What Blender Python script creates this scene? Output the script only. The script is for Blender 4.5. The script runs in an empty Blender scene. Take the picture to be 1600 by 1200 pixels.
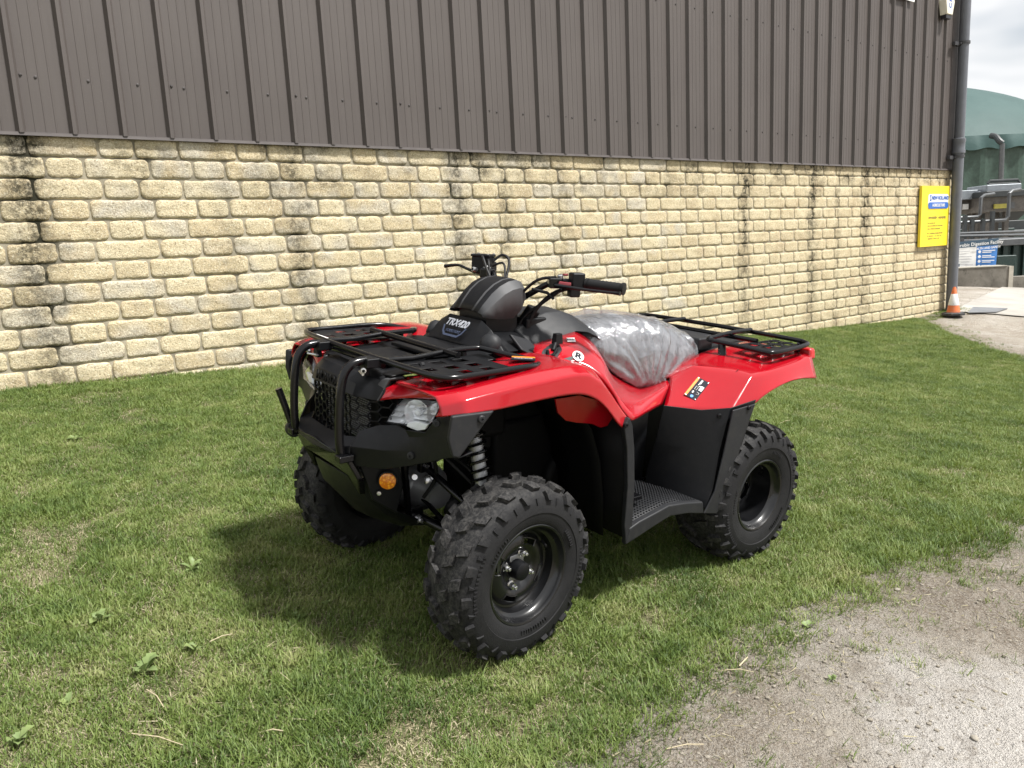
import bpy, bmesh, math, random
import numpy as np
from mathutils import Vector, Matrix, noise as mnoise
R = math.radians
random.seed(7); rng = np.random.default_rng(11)
SC = bpy.context.scene
COL = SC.collection

# ------------------------------------------------------------------ camera
cam_d = bpy.data.cameras.new('camera'); cam = bpy.data.objects.new('camera', cam_d); COL.objects.link(cam)
cam_d.sensor_width = 36; cam_d.lens = 27.05; cam_d.clip_start = 0.05; cam_d.clip_end = 2000
cam.matrix_world = Matrix(((0.99872, 0.05050, 0.0, 0.0), (-0.00873, 0.17257, -0.98496, 0.0), (-0.04974, 0.98370, 0.17279, 1.4), (0, 0, 0, 1)))
SC.camera = cam
# ------------------------------------------------------------------ light
SUN_AZ, SUN_EL = R(-22), R(58)
SC.view_settings.view_transform = 'Standard'; SC.view_settings.look = 'None'
SC.view_settings.gamma = 1.0; SC.view_settings.exposure = 0.54; SC.view_settings.use_curve_mapping = False
W = bpy.data.worlds.new('World'); SC.world = W; W.use_nodes = True
nt = W.node_tree; nt.nodes.clear()
def wn(t, **k):
    n = nt.nodes.new(t)
    for a, b in k.items(): setattr(n, a, b)
    return n
out = wn('ShaderNodeOutputWorld'); bg = wn('ShaderNodeBackground'); bg.inputs[1].default_value = 0.076
sky = wn('ShaderNodeTexSky', sky_type='NISHITA', sun_disc=False, sun_elevation=SUN_EL, sun_rotation=R(90) - SUN_AZ, air_density=1.2, dust_density=2.5, ozone_density=1.0)
tc = wn('ShaderNodeTexCoord'); mp = wn('ShaderNodeMapping'); mp.inputs['Scale'].default_value = (1, 1, 2.6)
no = wn('ShaderNodeTexNoise'); no.inputs['Scale'].default_value = 2.3; no.inputs['Detail'].default_value = 4; no.inputs['Roughness'].default_value = .58; no.inputs['Distortion'].default_value = .4
cr = wn('ShaderNodeValToRGB'); cr.color_ramp.elements[0].position = .18; cr.color_ramp.elements[1].position = .42
cmul = wn('ShaderNodeMix', data_type='RGBA', blend_type='MIX')
cmul.inputs[7].default_value = (8.9, 9.0, 9.15, 1)
nt.links.new(tc.outputs['Generated'], mp.inputs[0]); nt.links.new(mp.outputs[0], no.inputs[0]); nt.links.new(no.outputs[0], cr.inputs[0])
nt.links.new(cr.outputs[0], cmul.inputs[0]); nt.links.new(sky.outputs[0], cmul.inputs[6]); nt.links.new(cmul.outputs[2], bg.inputs[0]); nt.links.new(bg.outputs[0], out.inputs[0])
sd = bpy.data.lights.new('sun', 'SUN'); sun = bpy.data.objects.new('sun', sd); COL.objects.link(sun)
sd.energy = 5.0; sd.angle = R(6); sd.color = (1, .975, .935)
sun.rotation_euler = Vector((-math.cos(SUN_EL) * math.cos(SUN_AZ), -math.cos(SUN_EL) * math.sin(SUN_AZ), -math.sin(SUN_EL))).to_track_quat('-Z', 'Y').to_euler()
SC.cycles.use_denoising = True; SC.cycles.sample_clamp_indirect = 2.5; SC.cycles.caustics_reflective = False; SC.cycles.caustics_refractive = False; SC.cycles.blur_glossy = 1.0
SC.cycles.max_bounces = 5; SC.cycles.diffuse_bounces = 2; SC.cycles.transmission_bounces = 3; SC.cycles.glossy_bounces = 3; SC.cycles.use_adaptive_sampling = True; SC.cycles.adaptive_threshold = .025; SC.cycles.transparent_max_bounces = 12

# ------------------------------------------------------------------ helpers
class NT:
    """small wrapper for building a node material"""
    def __init__(s, name):
        s.m = bpy.data.materials.new(name); s.m.use_nodes = True; s.t = s.m.node_tree; s.t.nodes.clear()
        s.out = s.t.nodes.new('ShaderNodeOutputMaterial')
    def n(s, ty, ins=None, **k):
        nd = s.t.nodes.new(ty)
        for a, b in k.items(): setattr(nd, a, b)
        for a, b in (ins or {}).items(): s.put(nd.inputs[a], b)
        return nd
    def put(s, sock, v):
        if isinstance(v, bpy.types.NodeSocket): s.t.links.new(v, sock)
        elif isinstance(v, bpy.types.Node): s.t.links.new(v.outputs[0], sock)
        else:
            if isinstance(v, tuple) and len(v) == 3 and sock.type == 'RGBA': v = v + (1,)
            sock.default_value = v
    def noise(s, vec, scale, detail=4, rough=.55, dist=0, out=0):
        i = {'Scale': scale, 'Detail': detail, 'Roughness': rough, 'Distortion': dist}
        if vec is not None: i['Vector'] = vec
        return s.n('ShaderNodeTexNoise', i).outputs[out]
    def ramp(s, fac, stops):
        nd = s.n('ShaderNodeValToRGB', {'Fac': fac}); e = nd.color_ramp.elements
        while len(e) < len(stops): e.new(.5)
        for el, (p, c) in zip(e, stops):
            el.position = p; el.color = (c, c, c, 1) if not isinstance(c, tuple) else c + (1,)
        return nd.outputs[0]
    def mix(s, f, a, b, mode='MIX'):
        nd = s.n('ShaderNodeMix', data_type='RGBA', blend_type=mode)
        s.put(nd.inputs[0], f); s.put(nd.inputs[6], a); s.put(nd.inputs[7], b); return nd.outputs[2]
    def math(s, op, a, b=0.0, clamp=False):
        nd = s.n('ShaderNodeMath', operation=op, use_clamp=clamp); s.put(nd.inputs[0], a); s.put(nd.inputs[1], b); return nd.outputs[0]
    def bump(s, h, strength=.5, dist=.002, normal=None):
        i = {'Height': h, 'Strength': strength, 'Distance': dist}
        if normal is not None: i['Normal'] = normal
        return s.n('ShaderNodeBump', i).outputs[0]
    def bsdf(s, **k):
        nd = s.n('ShaderNodeBsdfPrincipled')
        for a, b in k.items(): s.put(nd.inputs[a.replace('_', ' ')], b)
        s.t.links.new(nd.outputs[0], s.out.inputs[0]); return nd
    def coord(s, kind='Object', obj=None):
        nd = s.n('ShaderNodeTexCoord')
        if obj: nd.object = obj
        return nd.outputs[kind]

def plastic(name, col, rough=.5, bumpscale=900, bump=.12, var=.12, spec=.5, coat=0, dust=0.0, metallic=0):
    t = NT(name); v = t.coord(); pos = t.n('ShaderNodeNewGeometry').outputs['Position']
    nz = t.noise(pos, 7, 2); fine = t.noise(pos, bumpscale, 1)
    c = t.mix(t.ramp(nz, [(.3, 0.0), (.7, 1.0)]), tuple(x * (1 - var) for x in col), tuple(min(1, x * (1 + var)) for x in col))
    if dust:
        d = t.math('MULTIPLY', t.ramp(t.noise(pos, 38, 3, .7), [(.5, 0.0), (.75, 1.0)]), dust)
        c = t.mix(d, c, (.30, .27, .22))
    rr = t.math('ADD', t.math('MULTIPLY', t.noise(pos, 22, 2), .16), rough - .08)
    t.bsdf(Base_Color=c, Roughness=rr, Metallic=metallic, Coat_Weight=coat, Coat_Roughness=.08, Specular_IOR_Level=spec, Normal=t.bump(fine, bump, .0006))
    return t.m

class MB:
    """collects geometry for one mesh"""
    def __init__(s): s.v = []; s.f = []; s.mi = []; s.cur = 0
    def add(s, vs, fs):
        b = len(s.v); s.v += [tuple(p) for p in vs]; s.f += [tuple(b + i for i in f) for f in fs]; s.mi += [s.cur] * len(fs); return s
    def box(s, c, d, rot=None, taper=1.0):
        x, y, z = (q / 2 for q in d); vs = []
        for sz in (-1, 1):
            k = taper if sz > 0 else 1
            for sx, sy in ((-1, -1), (1, -1), (1, 1), (-1, 1)): vs.append(Vector((sx * x * k, sy * y * k, sz * z)))
        if rot is not None: vs = [rot @ q for q in vs]
        vs = [q + Vector(c) for q in vs]
        return s.add(vs, [(3, 2, 1, 0), (4, 5, 6, 7), (0, 1, 5, 4), (1, 2, 6, 5), (2, 3, 7, 6), (3, 0, 4, 7)])
    def hexa(s, a, b):
        """two quads (4 points each) joined into a block"""
        return s.add(list(a) + list(b), [(3, 2, 1, 0), (4, 5, 6, 7), (0, 1, 5, 4), (1, 2, 6, 5), (2, 3, 7, 6), (3, 0, 4, 7)])
    def prism(s, poly, off):
        n = len(poly); off = Vector(off); a = [Vector(p) for p in poly]; b = [p + off for p in a]
        return s.add(a + b, [tuple(range(n))[::-1], tuple(range(n, 2 * n))] + [(i, (i + 1) % n, n + (i + 1) % n, n + i) for i in range(n)])
    def tube(s, pts, r, n=10, caps=True, smooth=0, closed=False):
        P = [Vector(p) for p in pts]; rs = r if isinstance(r, (list, tuple)) else [r] * len(P)
        if smooth:
            Q = []; rq = []; L = len(P); rng_ = range(L if closed else L - 1)
            for i in rng_:
                p0 = P[i - 1] if (i > 0 or closed) else P[0]; p1 = P[i]; p2 = P[(i + 1) % L]; p3 = P[(i + 2) % L] if (closed or i + 2 < L) else P[-1]
                for k in range(smooth):
                    t = k / smooth
                    Q.append(.5 * ((2 * p1) + (p2 - p0) * t + (2 * p0 - 5 * p1 + 4 * p2 - p3) * t * t + (3 * p1 - p0 - 3 * p2 + p3) * t ** 3)); rq.append(rs[i] + (rs[(i + 1) % L] - rs[i]) * t)
            if not closed: Q.append(P[-1]); rq.append(rs[-1])
            P, rs = Q, rq
        m = len(P); b = len(s.v); prev = None
        for i, p in enumerate(P):
            if closed: d = (P[(i + 1) % m] - P[i - 1])
            else: d = (P[min(i + 1, m - 1)] - P[max(i - 1, 0)])
            d.normalize()
            if prev is None: u = d.orthogonal().normalized()
            else:
                u = prev - d * prev.dot(d); u = u.normalized() if u.length > 1e-6 else d.orthogonal().normalized()
            prev = u; w = d.cross(u)
            for k in range(n):
                a = 2 * math.pi * k / n; s.v.append(tuple(p + (u * math.cos(a) + w * math.sin(a)) * rs[i]))
        fs = []
        for i in range(m if closed else m - 1):
            j = (i + 1) % m
            for k in range(n): fs.append((b + i * n + k, b + i * n + (k + 1) % n, b + j * n + (k + 1) % n, b + j * n + k))
        if caps and not closed:
            fs.append(tuple(b + k for k in range(n))[::-1]); fs.append(tuple(b + (m - 1) * n + k for k in range(n)))
        s.f += fs; s.mi += [s.cur] * len(fs); return s
    def lathe(s, prof, o, ax, n=24, up=None, caps=False, a0=0, a1=2 * math.pi):
        """prof: (radius, along-axis) pairs"""
        ax = Vector(ax).normalized(); u = (Vector(up) if up else ax.orthogonal()).normalized(); w = ax.cross(u); o = Vector(o); b = len(s.v); m = len(prof)
        full = abs(a1 - a0 - 2 * math.pi) < 1e-6; nn = n if full else n + 1
        for r, h in prof:
            for k in range(nn):
                a = a0 + (a1 - a0) * k / n; s.v.append(tuple(o + ax * h + (u * math.cos(a) + w * math.sin(a)) * r))
        fs = []
        for i in range(m - 1):
            for k in range(n):
                k2 = (k + 1) % nn; fs.append((b + i * nn + k, b + i * nn + k2, b + (i + 1) * nn + k2, b + (i + 1) * nn + k))
        if caps:
            fs.append(tuple(b + k for k in range(nn))[::-1]); fs.append(tuple(b + (m - 1) * nn + k for k in range(nn)))
        s.f += fs; s.mi += [s.cur] * len(fs); return s
    def grid(s, rows, closed=False):
        b = len(s.v); m = len(rows); n = len(rows[0])
        for r in rows: s.v += [tuple(p) for p in r]
        fs = []
        for i in range(m - 1):
            for k in range(n if closed else n - 1): fs.append((b + i * n + k, b + i * n + (k + 1) % n, b + (i + 1) * n + (k + 1) % n, b + (i + 1) * n + k))
        s.f += fs; s.mi += [s.cur] * len(fs); return s
    def mesh(s, name, mats, smooth=35, normals=True):
        me = bpy.data.meshes.new(name); me.from_pydata(s.v, [], s.f); mats = mats if isinstance(mats, (list, tuple)) else [mats]
        for m in mats: me.materials.append(m)
        if len(mats) > 1: me.polygons.foreach_set('material_index', s.mi)
        if normals:
            bm = bmesh.new(); bm.from_mesh(me); bmesh.ops.recalc_face_normals(bm, faces=bm.faces); bm.to_mesh(me); bm.free()
        if smooth:
            me.shade_smooth(); me.set_sharp_from_angle(angle=R(smooth))
        me.update(); return me
    def build(s, name, mats, parent=None, smooth=35, bevel=0, seg=2, solid=0, sub=0, offset=-1, normals=True, crease=0):
        me = s.mesh(name, mats, 0 if sub else smooth, normals); o = bpy.data.objects.new(name, me); COL.objects.link(o)
        if sub:
            me.shade_smooth()
            if crease:
                bm = bmesh.new(); bm.from_mesh(me); lay = bm.edges.layers.float.get('crease_edge') or bm.edges.layers.float.new('crease_edge')
                for e in bm.edges:
                    if len(e.link_faces) == 1: e[lay] = 1.0
                    elif len(e.link_faces) == 2 and e.calc_face_angle(0) > R(14): e[lay] = crease
                bm.to_mesh(me); bm.free()
        if parent: o.parent = parent
        if sub:
            q = o.modifiers.new('subsurf', 'SUBSURF'); q.levels = q.render_levels = sub
        if solid:
            q = o.modifiers.new('solidify', 'SOLIDIFY'); q.thickness = solid; q.offset = offset
        if bevel:
            q = o.modifiers.new('bevel', 'BEVEL'); q.width = bevel; q.segments = seg; q.limit_method = 'ANGLE'; q.angle_limit = R(28); q.harden_normals = True
        return o

def tag(o, label, cat=None, group=None, kind=None):
    if label: o['label'] = label
    if cat: o['category'] = cat
    if group: o['group'] = group
    if kind: o['kind'] = kind
    return o
def empty(name, loc=(0, 0, 0), rz=0):
    o = bpy.data.objects.new(name, None); COL.objects.link(o); o.location = loc; o.rotation_euler = (0, 0, rz); o.empty_display_size = .1; return o
def text_mesh(name, txt, size, mat, parent, mtx, extrude=.001, align='CENTER', shear=0, bold=0, space=1.0):
    cu = bpy.data.curves.new(name, 'FONT'); cu.body = txt; cu.size = size; cu.extrude = extrude; cu.align_x = align; cu.align_y = 'CENTER'; cu.shear = shear; cu.offset = bold; cu.space_character = space
    cu.resolution_u = 3
    tmp = bpy.data.objects.new(name + '_tmp', cu); COL.objects.link(tmp)
    dg = bpy.context.evaluated_depsgraph_get(); me = bpy.data.meshes.new_from_object(tmp.evaluated_get(dg)); bpy.data.objects.remove(tmp)
    me.materials.clear(); me.materials.append(mat); o = bpy.data.objects.new(name, me); COL.objects.link(o)
    if parent: o.parent = parent
    o.matrix_local = mtx; return o
def frame_mtx(o, x, y):
    """matrix with origin o, local x along x, local y along y"""
    x = Vector(x).normalized(); y = Vector(y); z = x.cross(y).normalized(); y = z.cross(x)
    return Matrix(((x.x, y.x, z.x, o[0]), (x.y, y.y, z.y, o[1]), (x.z, y.z, z.z, o[2]), (0, 0, 0, 1)))

# ------------------------------------------------------------------ terrain
def ground_z(x, y):
    z = 0.146 - 0.0871 * (x + 0.365) + 0.0517 * (y - 2.782)
    u = x * .8112 + y * .5848; t = min(max((u - 3) / 7, 0), 1); z -= .18 * t * t * (3 - 2 * t)
    t = min(max((u - 13.2) / 1.5, 0), 1); z += .13 * t * t * (3 - 2 * t)
    a = abs(z)
    if a > .75: z = math.copysign(.75 + .35 * math.tanh((a - .75) / .35), z)
    return z
def relief(x, y):
    n = mnoise.noise(Vector((x * 1.7, y * 1.7, 3))) * .010 + mnoise.noise(Vector((x * 6, y * 6, 9))) * .005
    return n * (1 if abs(x) < 20 and abs(y) < 30 else 0)
EDGE = [(-3.2, -2.2), (-1.3, .35), (-.48, 1.18), (0.201,1.816), (0.392,2.025), (0.538,2.226), (0.796,2.462), (1.021,2.646), (1.602,2.988), (2.503,3.619), (3.9, 4.75), (5.3, 6.5), (6.15, 8.2), (6.399,9.455), (6.577,11.139), (7.045,13.075), (7.32, 13.36), (7.92, 13.80), (6.7, 15.6), (2.0, 22.0), (-12, 42)]
def edge_curve(step=.03):
    P = [Vector((a[0], a[1], 0)) for a in EDGE]; out = []
    for i in range(len(P) - 1):
        p0 = P[max(i - 1, 0)]; p1, p2 = P[i], P[i + 1]; p3 = P[min(i + 2, len(P) - 1)]
        n = max(2, int((p2 - p1).length / (step if i < 17 else .5)))
        for k in range(n):
            t = k / n; out.append(.5 * ((2 * p1) + (p2 - p0) * t + (2 * p0 - 5 * p1 + 4 * p2 - p3) * t * t + (3 * p1 - p0 - 3 * p2 + p3) * t ** 3))
    out.append(P[-1]); return out
EC = edge_curve(); EN = []
for i, p in enumerate(EC):
    d = (EC[min(i + 6, len(EC) - 1)] - EC[max(i - 6, 0)]).normalized(); EN.append(Vector((d.y, -d.x, 0)))
EA = np.array([(p.x, p.y) for p in EC]); ENa = np.array([(p.x, p.y) for p in EN])
def edge_dist(xy):
    """signed distance to the lawn edge, positive on the gravel side"""
    out = np.empty(len(xy))
    for a in range(0, len(xy), 4000):
        q = xy[a:a + 4000]; d2 = ((q[:, None, :] - EA[None, ::3, :]) ** 2).sum(2); k = d2.argmin(1) * 3
        out[a:a + 4000] = ((q - EA[k]) * ENa[k]).sum(1)
    return out

# lawn
tl = NT('lawn_soil'); pos = tl.n('ShaderNodeNewGeometry').outputs['Position']
c = tl.ramp(tl.noise(pos, 3.2, 3, .65), [(.35, (.070, .076, .034)), (.52, (.105, .102, .052)), (.68, (.160, .140, .082))])
c = tl.mix(tl.ramp(tl.noise(pos, 120, 3), [(.4, 0.0), (.65, .7)]), c, (.25, .22, .14))
tl.bsdf(Base_Color=c, Roughness=.95, Specular_IOR_Level=.1, Normal=tl.bump(tl.noise(pos, 90, 3, .7), .9, .012))
ax = sorted(set([-400, -150, -60, -30, -18, -12, -9] + [round(v, 3) for v in np.arange(-7, 9.01, .16)] + [10, 12, 15, 20, 30, 60, 150, 400]))
ay = sorted(set([-400, -150, -50, -20, -8, -4, -2] + [round(v, 3) for v in np.arange(-1, 14.6, .16)] + [16, 18, 20, 25, 32, 45, 70, 150, 400]))
MB().grid([[(x, y, ground_z(x, y) + relief(x, y)) for x in ax] for y in ay]).build('lawn', tl.m, normals=False)
bpy.data.objects['lawn']['kind'] = 'structure'

# gravel
tg = NT('gravel'); pos = tg.n('ShaderNodeNewGeometry').outputs['Position']
big = tg.noise(pos, 1.3, 4, .65, .3); vo = tg.n('ShaderNodeTexVoronoi', {'Vector': pos, 'Scale': 150.0, 'Randomness': 1.0}); vo2 = tg.n('ShaderNodeTexVoronoi', {'Vector': pos, 'Scale': 48.0})
c = tg.ramp(big, [(.34, (.29, .245, .195)), (.46, (.415, .365, .305)), (.58, (.50, .455, .395)), (.70, (.62, .585, .535))])
at_ = tg.n('ShaderNodeAttribute', attribute_name='margin').outputs['Fac']
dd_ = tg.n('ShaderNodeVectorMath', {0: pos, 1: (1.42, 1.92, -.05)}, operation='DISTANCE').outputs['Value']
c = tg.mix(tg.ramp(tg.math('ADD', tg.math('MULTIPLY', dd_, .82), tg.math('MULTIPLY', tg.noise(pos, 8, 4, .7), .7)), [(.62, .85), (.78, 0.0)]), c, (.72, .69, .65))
soil = tg.math('MULTIPLY', at_, tg.ramp(tg.noise(pos, 7, 4, .75), [(.30, .45), (.56, 1.0)]))
c = tg.mix(tg.math('MULTIPLY', soil, .72), c, (.140, .108, .068))
c = tg.mix(tg.math('MULTIPLY', tg.ramp(vo.outputs['Color'], [(.2, 0.0), (.8, 1.0)]), .45), c, (.52, .485, .43))
c = tg.mix(tg.ramp(tg.noise(pos, 260, 2), [(.54, 0.0), (.68, .8)]), c, (.12, .10, .085))
c = tg.mix(tg.ramp(tg.noise(pos, 9, 4, .75, .8), [(.54, 0.0), (.72, .6)]), c, (.15, .115, .08))
h = tg.math('ADD', tg.math('ADD', tg.math('MULTIPLY', vo.outputs['Distance'], -.25), tg.math('MULTIPLY', tg.noise(pos, 120, 3, .85), 1.6)), tg.math('ADD', tg.math('MULTIPLY', tg.noise(pos, 14, 5, .75), 3.2), tg.math('MULTIPLY', vo2.outputs['Distance'], -.5)))
tg.bsdf(Base_Color=c, Roughness=.93, Specular_IOR_Level=.2, Normal=tg.bump(h, 1.0, .013))
rows = []
offs = [-.10, -.05, .0, .06, .14, .26, .42, .62, .9, 1.3, 1.9, 2.8, 4.2, 7, 12, 22, 45, 110]
mb = MB()
for i, (p, n) in enumerate(zip(EC, EN)):
    jag = .12 * mnoise.noise(Vector((p.x * 3.1, p.y * 3.1, 1.7))) + .05 * mnoise.noise(Vector((p.x * 13, p.y * 13, 4.2))) if i < len(EC) - 40 else 0
    if 6.9 < p.x and p.y > 12.9: jag *= .3
    row = []
    for k, d in enumerate(offs):
        q = p + n * (d + jag * max(0, 1 - k / 8)); lift = .006 if k > 1 else (.002, .004)[k]
        bumpz = .018 * mnoise.noise(Vector((q.x * 2.3, q.y * 2.3, 7))) + .006 * mnoise.noise(Vector((q.x * 9, q.y * 9, 2))) if 1 < k < 14 else 0
        row.append((q.x, q.y, ground_z(q.x, q.y) + relief(q.x, q.y) + lift + max(0, bumpz + .004) + (-.02 if k == 0 else 0)))
    rows.append(row)
o = mb.grid(rows).build('gravel_track', tg.m, smooth=60, normals=False); o['kind'] = 'structure'
mv = np.tile(np.array([1, 1, 1, .95, .85, .7, .5, .3, .15, .05] + [0.0] * (len(offs) - 10), dtype=np.float32), len(rows)); o.data.attributes.new('margin', 'FLOAT', 'POINT').data.foreach_set('value', mv)
# concrete yard slab beyond the corner of the building
ty = NT('yard_concrete'); pos = ty.n('ShaderNodeNewGeometry').outputs['Position']
c = ty.ramp(ty.noise(pos, .9, 6, .6), [(.35, (.28, .26, .23)), (.65, (.40, .38, .345))]); c = ty.mix(ty.ramp(ty.noise(pos, 40, 5, .7), [(.5, 0.0), (.75, .5)]), c, (.26, .235, .20))
ty.bsdf(Base_Color=c, Roughness=.9, Normal=ty.bump(ty.noise(pos, 60, 5), .4, .004))
ypts = [(7.82,13.475), (8.241,13.149), (8.783,12.728), (10.065,12.448)]
rows = []
for f in np.linspace(0, 1, 30):
    row = []
    for k in range(16):
        g = k / 15 * 3; i = min(int(g), 2); a = Vector(ypts[i]).lerp(Vector(ypts[i + 1]), g - i); dd = Vector((.62 + .05 * g, .785))
        q = a + dd * (f * 34) + Vector((.10, -.10)) * mnoise.noise(Vector((a.x * 2, a.y * 2, 0))) * (1 - f); row.append((q.x, q.y, ground_z(q.x, q.y) + .034))
    rows.append(row)
o = MB().grid(rows).build('concrete_yard', ty.m, normals=False, smooth=0); o['kind'] = 'structure'


# ------------------------------------------------------------------ farm building
B0 = Vector((-3.8596, 5.3538, 0)); BANG = math.atan2(.5847853, .8111881)
bld = empty('farm_building', B0, BANG)
tag(bld, 'farm building with brown ribbed metal cladding above a cream stone block wall', 'building')
TOPZ, CH, S_END = 2.372, .1515, 14.43
def B(s, d, z): return (s, d, z)

def stain_nodes(t, v):
    """dark algae runs down the wall below the gutter of each sheet joint; v = building coordinates"""
    sep = t.n('ShaderNodeSeparateXYZ', {0: v}); s, z = sep.outputs[0], sep.outputs[2]
    wob = t.math('MULTIPLY', t.math('SUBTRACT', t.noise(v, 5.5, 2), .5), .34)
    sn = t.math('DIVIDE', t.math('ADD', s, wob), 15.0)
    runs = [(.56, .20, .78), (1.95, .08, .35), (2.55, .13, .75), (4.22, .13, .7), (4.78, .09, .6), (5.55, .10, .5), (8.68, .10, .95), (10.25, .12, .9), (10.9, .08, .5), (11.68, .13, .9), (12.6, .09, .4)]
    stops = []
    for c_, w_, a_ in [(q_[0], min(q_[1] * 1.45, .26), q_[2]) for q_ in runs]: stops += [((c_ - w_) / 15, 0.0), (c_ / 15, a_), ((c_ + w_) / 15, 0.0)]
    # two ramps: a ramp holds at most 32 stops
    r1 = t.ramp(sn, stops[:18]); r2 = t.ramp(sn, stops[18:])
    run = t.math('MAXIMUM', r1, r2)
    zz = t.n('ShaderNodeMapRange', {0: z, 1: .2, 2: 2.35, 3: .62, 4: 1.15}).outputs[0]
    top = t.math('MULTIPLY', t.n('ShaderNodeMapRange', {0: z, 1: 1.78, 2: 2.37, 3: 0.0, 4: .95}).outputs[0], t.ramp(t.noise(v, 1.9, 3), [(.42, 0.0), (.62, 1.0)]))
    blot = t.ramp(t.noise(v, 4.5, 3, .7), [(.36, .15), (.52, 1.0), (.60, 1.1)])
    return t.math('MULTIPLY', t.math('MAXIMUM', t.math('MULTIPLY', run, zz), top), blot)
ts = NT('cream_stone'); v = ts.coord('Object', bld)
oi = ts.n('ShaderNodeObjectInfo').outputs['Random']
cell = ts.noise(v, 2.7, 2, .5)
base = ts.ramp(ts.math('ADD', ts.math('MULTIPLY', oi, .45), ts.math('MULTIPLY', cell, .65)), [(.22, (.45, .36, .225)), (.36, (.59, .50, .325)), (.50, (.65, .565, .385)), (.62, (.51, .47, .385)), (.72, (.55, .455, .29)), (.84, (.635, .55, .365))])
gr = ts.noise(v, 82, 3, .75); pit = ts.noise(v, 52, 4, .8, .6)
col = ts.mix(ts.ramp(gr, [(.38, .62), (.52, 0.0)]), base, (.34, .265, .17))
col = ts.mix(ts.ramp(pit, [(.34, .85), (.45, 0.0)]), col, (.17, .125, .075))
col = ts.mix(ts.ramp(ts.noise(v, 95, 2, .7), [(.55, 0.0), (.66, .75)]), col, (.80, .74, .57))
st = stain_nodes(ts, v)
st_f = ts.math('MULTIPLY', st, ts.ramp(ts.noise(v, 30, 4, .8), [(.36, .20), (.56, 1.0)]))
col = ts.mix(ts.math('MULTIPLY', st_f, 1.15, True), col, (.040, .036, .025))
ts.bsdf(Base_Color=col, Roughness=.93, Specular_IOR_Level=.15, Normal=ts.bump(ts.math('ADD', gr, ts.math('MULTIPLY', ts.noise(v, 28, 4, .75, .4), 1.6)), .62, .009))
tm = NT('mortar'); v = tm.coord('Object', bld)
col = tm.ramp(tm.noise(v, 18, 3, .7), [(.3, (.33, .295, .22)), (.7, (.43, .385, .295))])
st = stain_nodes(tm, v)
col = tm.mix(tm.math('MULTIPLY', tm.math('MULTIPLY', st, tm.ramp(tm.noise(v, 12, 3, .7), [(.25, .6), (.5, 1.0)])), 1.8, True), col, (.030, .029, .020))
col = tm.mix(tm.math('MULTIPLY', tm.ramp(tm.noise(v, 3.0, 3, .7), [(.5, 0.0), (.66, 1.0)]), .6), col, (.10, .088, .065))
tm.bsdf(Base_Color=col, Roughness=.95, Specular_IOR_Level=.1, Normal=tm.bump(tm.noise(v, 150, 4), .6, .004))
# backing wall, mortar face slightly behind the stone faces; returns round the corner
mw = MB(); mw.add([(-2.45, -.003, -.6), (S_END, -.003, -.6), (S_END, -.003, TOPZ - .003), (-2.45, -.003, TOPZ - .003), (-2.45, 9, -.6), (S_END, 9, -.6), (S_END, 9, TOPZ - .003), (-2.45, 9, TOPZ - .003)],
    [(0, 1, 2, 3), (1, 5, 6, 2), (5, 4, 7, 6), (4, 0, 3, 7), (3, 2, 6, 7)])
mw.build('mortar_wall', tm.m, bld, smooth=0)
def stone_mesh(L, seed, H=.1405):
    """rock-faced block: rounded outline, uneven bulging face, edges rolled back into the joint"""
    nx = max(8, int(L / .026)); nz = 7; rowsF = []; rc = .030 + .016 * ((seed * 37) % 5) / 5
    def outline(u, w):   # u,w in -1..1 -> rounded rectangle
        x = u * L / 2; z = w * H / 2; ex = L / 2 - rc; ez = H / 2 - rc
        if abs(x) > ex and abs(z) > ez:
            dx, dz = (abs(x) - ex) / rc, (abs(z) - ez) / rc; m = max(dx, dz); l = math.hypot(dx, dz)
            if l > 1e-6: x = math.copysign(ex + dx * m / l * rc, x); z = math.copysign(ez + dz * m / l * rc, z)
        return x, z
    us = [-1, -.97] + list(np.linspace(-.9, .9, nx)) + [.97, 1]; ws = [-1, -.92] + list(np.linspace(-.74, .74, nz)) + [.92, 1]
    for w in ws:
        r = []
        for u in us:
            x, z = outline(u, w); e = min(L / 2 - abs(u) * L / 2, H / 2 - abs(w) * H / 2)
            prof = min(1, max(0, e) / .017); prof = math.sqrt(max(0, 1 - (1 - prof) ** 2))
            q = Vector((x * 11 + seed * 9.1, z * 13, seed * 3.3)); nn = mnoise.noise(q) * .005 + mnoise.noise(q * 3.1) * .003
            ed = .008 * mnoise.noise(Vector((x * 26 + seed, z * 26, 5)))
            r.append((x + ed * (1 if abs(u) > .9 else .2), -(.0135 * prof + nn * prof) + .000, z + .007 * mnoise.noise(Vector((x * 22, z * 22, seed))) * (1 if abs(w) > .9 else .3)))
        rowsF.append(r)
    m = MB().grid(rowsF); n = len(us); k = len(ws)
    ring = [j for j in range(n)] + [i * n + n - 1 for i in range(1, k)] + [(k - 1) * n + j for j in range(n - 2, -1, -1)] + [i * n for i in range(k - 2, 0, -1)]
    b = len(m.v)
    for j in ring: m.v.append((m.v[j][0], .05, m.v[j][2]))
    for a in range(len(ring)): m.f.append((ring[a], ring[(a + 1) % len(ring)], b + (a + 1) % len(ring), b + a)); m.mi.append(0)
    return m
LEN = {'L': .455, 'S': .248, 'M': .319}
stones = []
for kc in range(17):
    z = TOPZ - CH * (kc + .5); odd = kc % 2 == 0; seq = 'LSM' if odd else 'SLM'; s = (.611 if odd else .707) - 1.022 * 3
    i = 0
    while s < S_END - .06:
        t_ = seq[i % 3]; L = LEN[t_]; e = min(s + L, S_END)
        wx = -3.8596 + .8112 * s; wy = 5.3538 + .5848 * s
        if z + .07 > ground_z(wx, wy) - .12 and e - s > .05: stones.append((s, e, z, t_))
        s += L; i += 1
lib = {}
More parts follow.
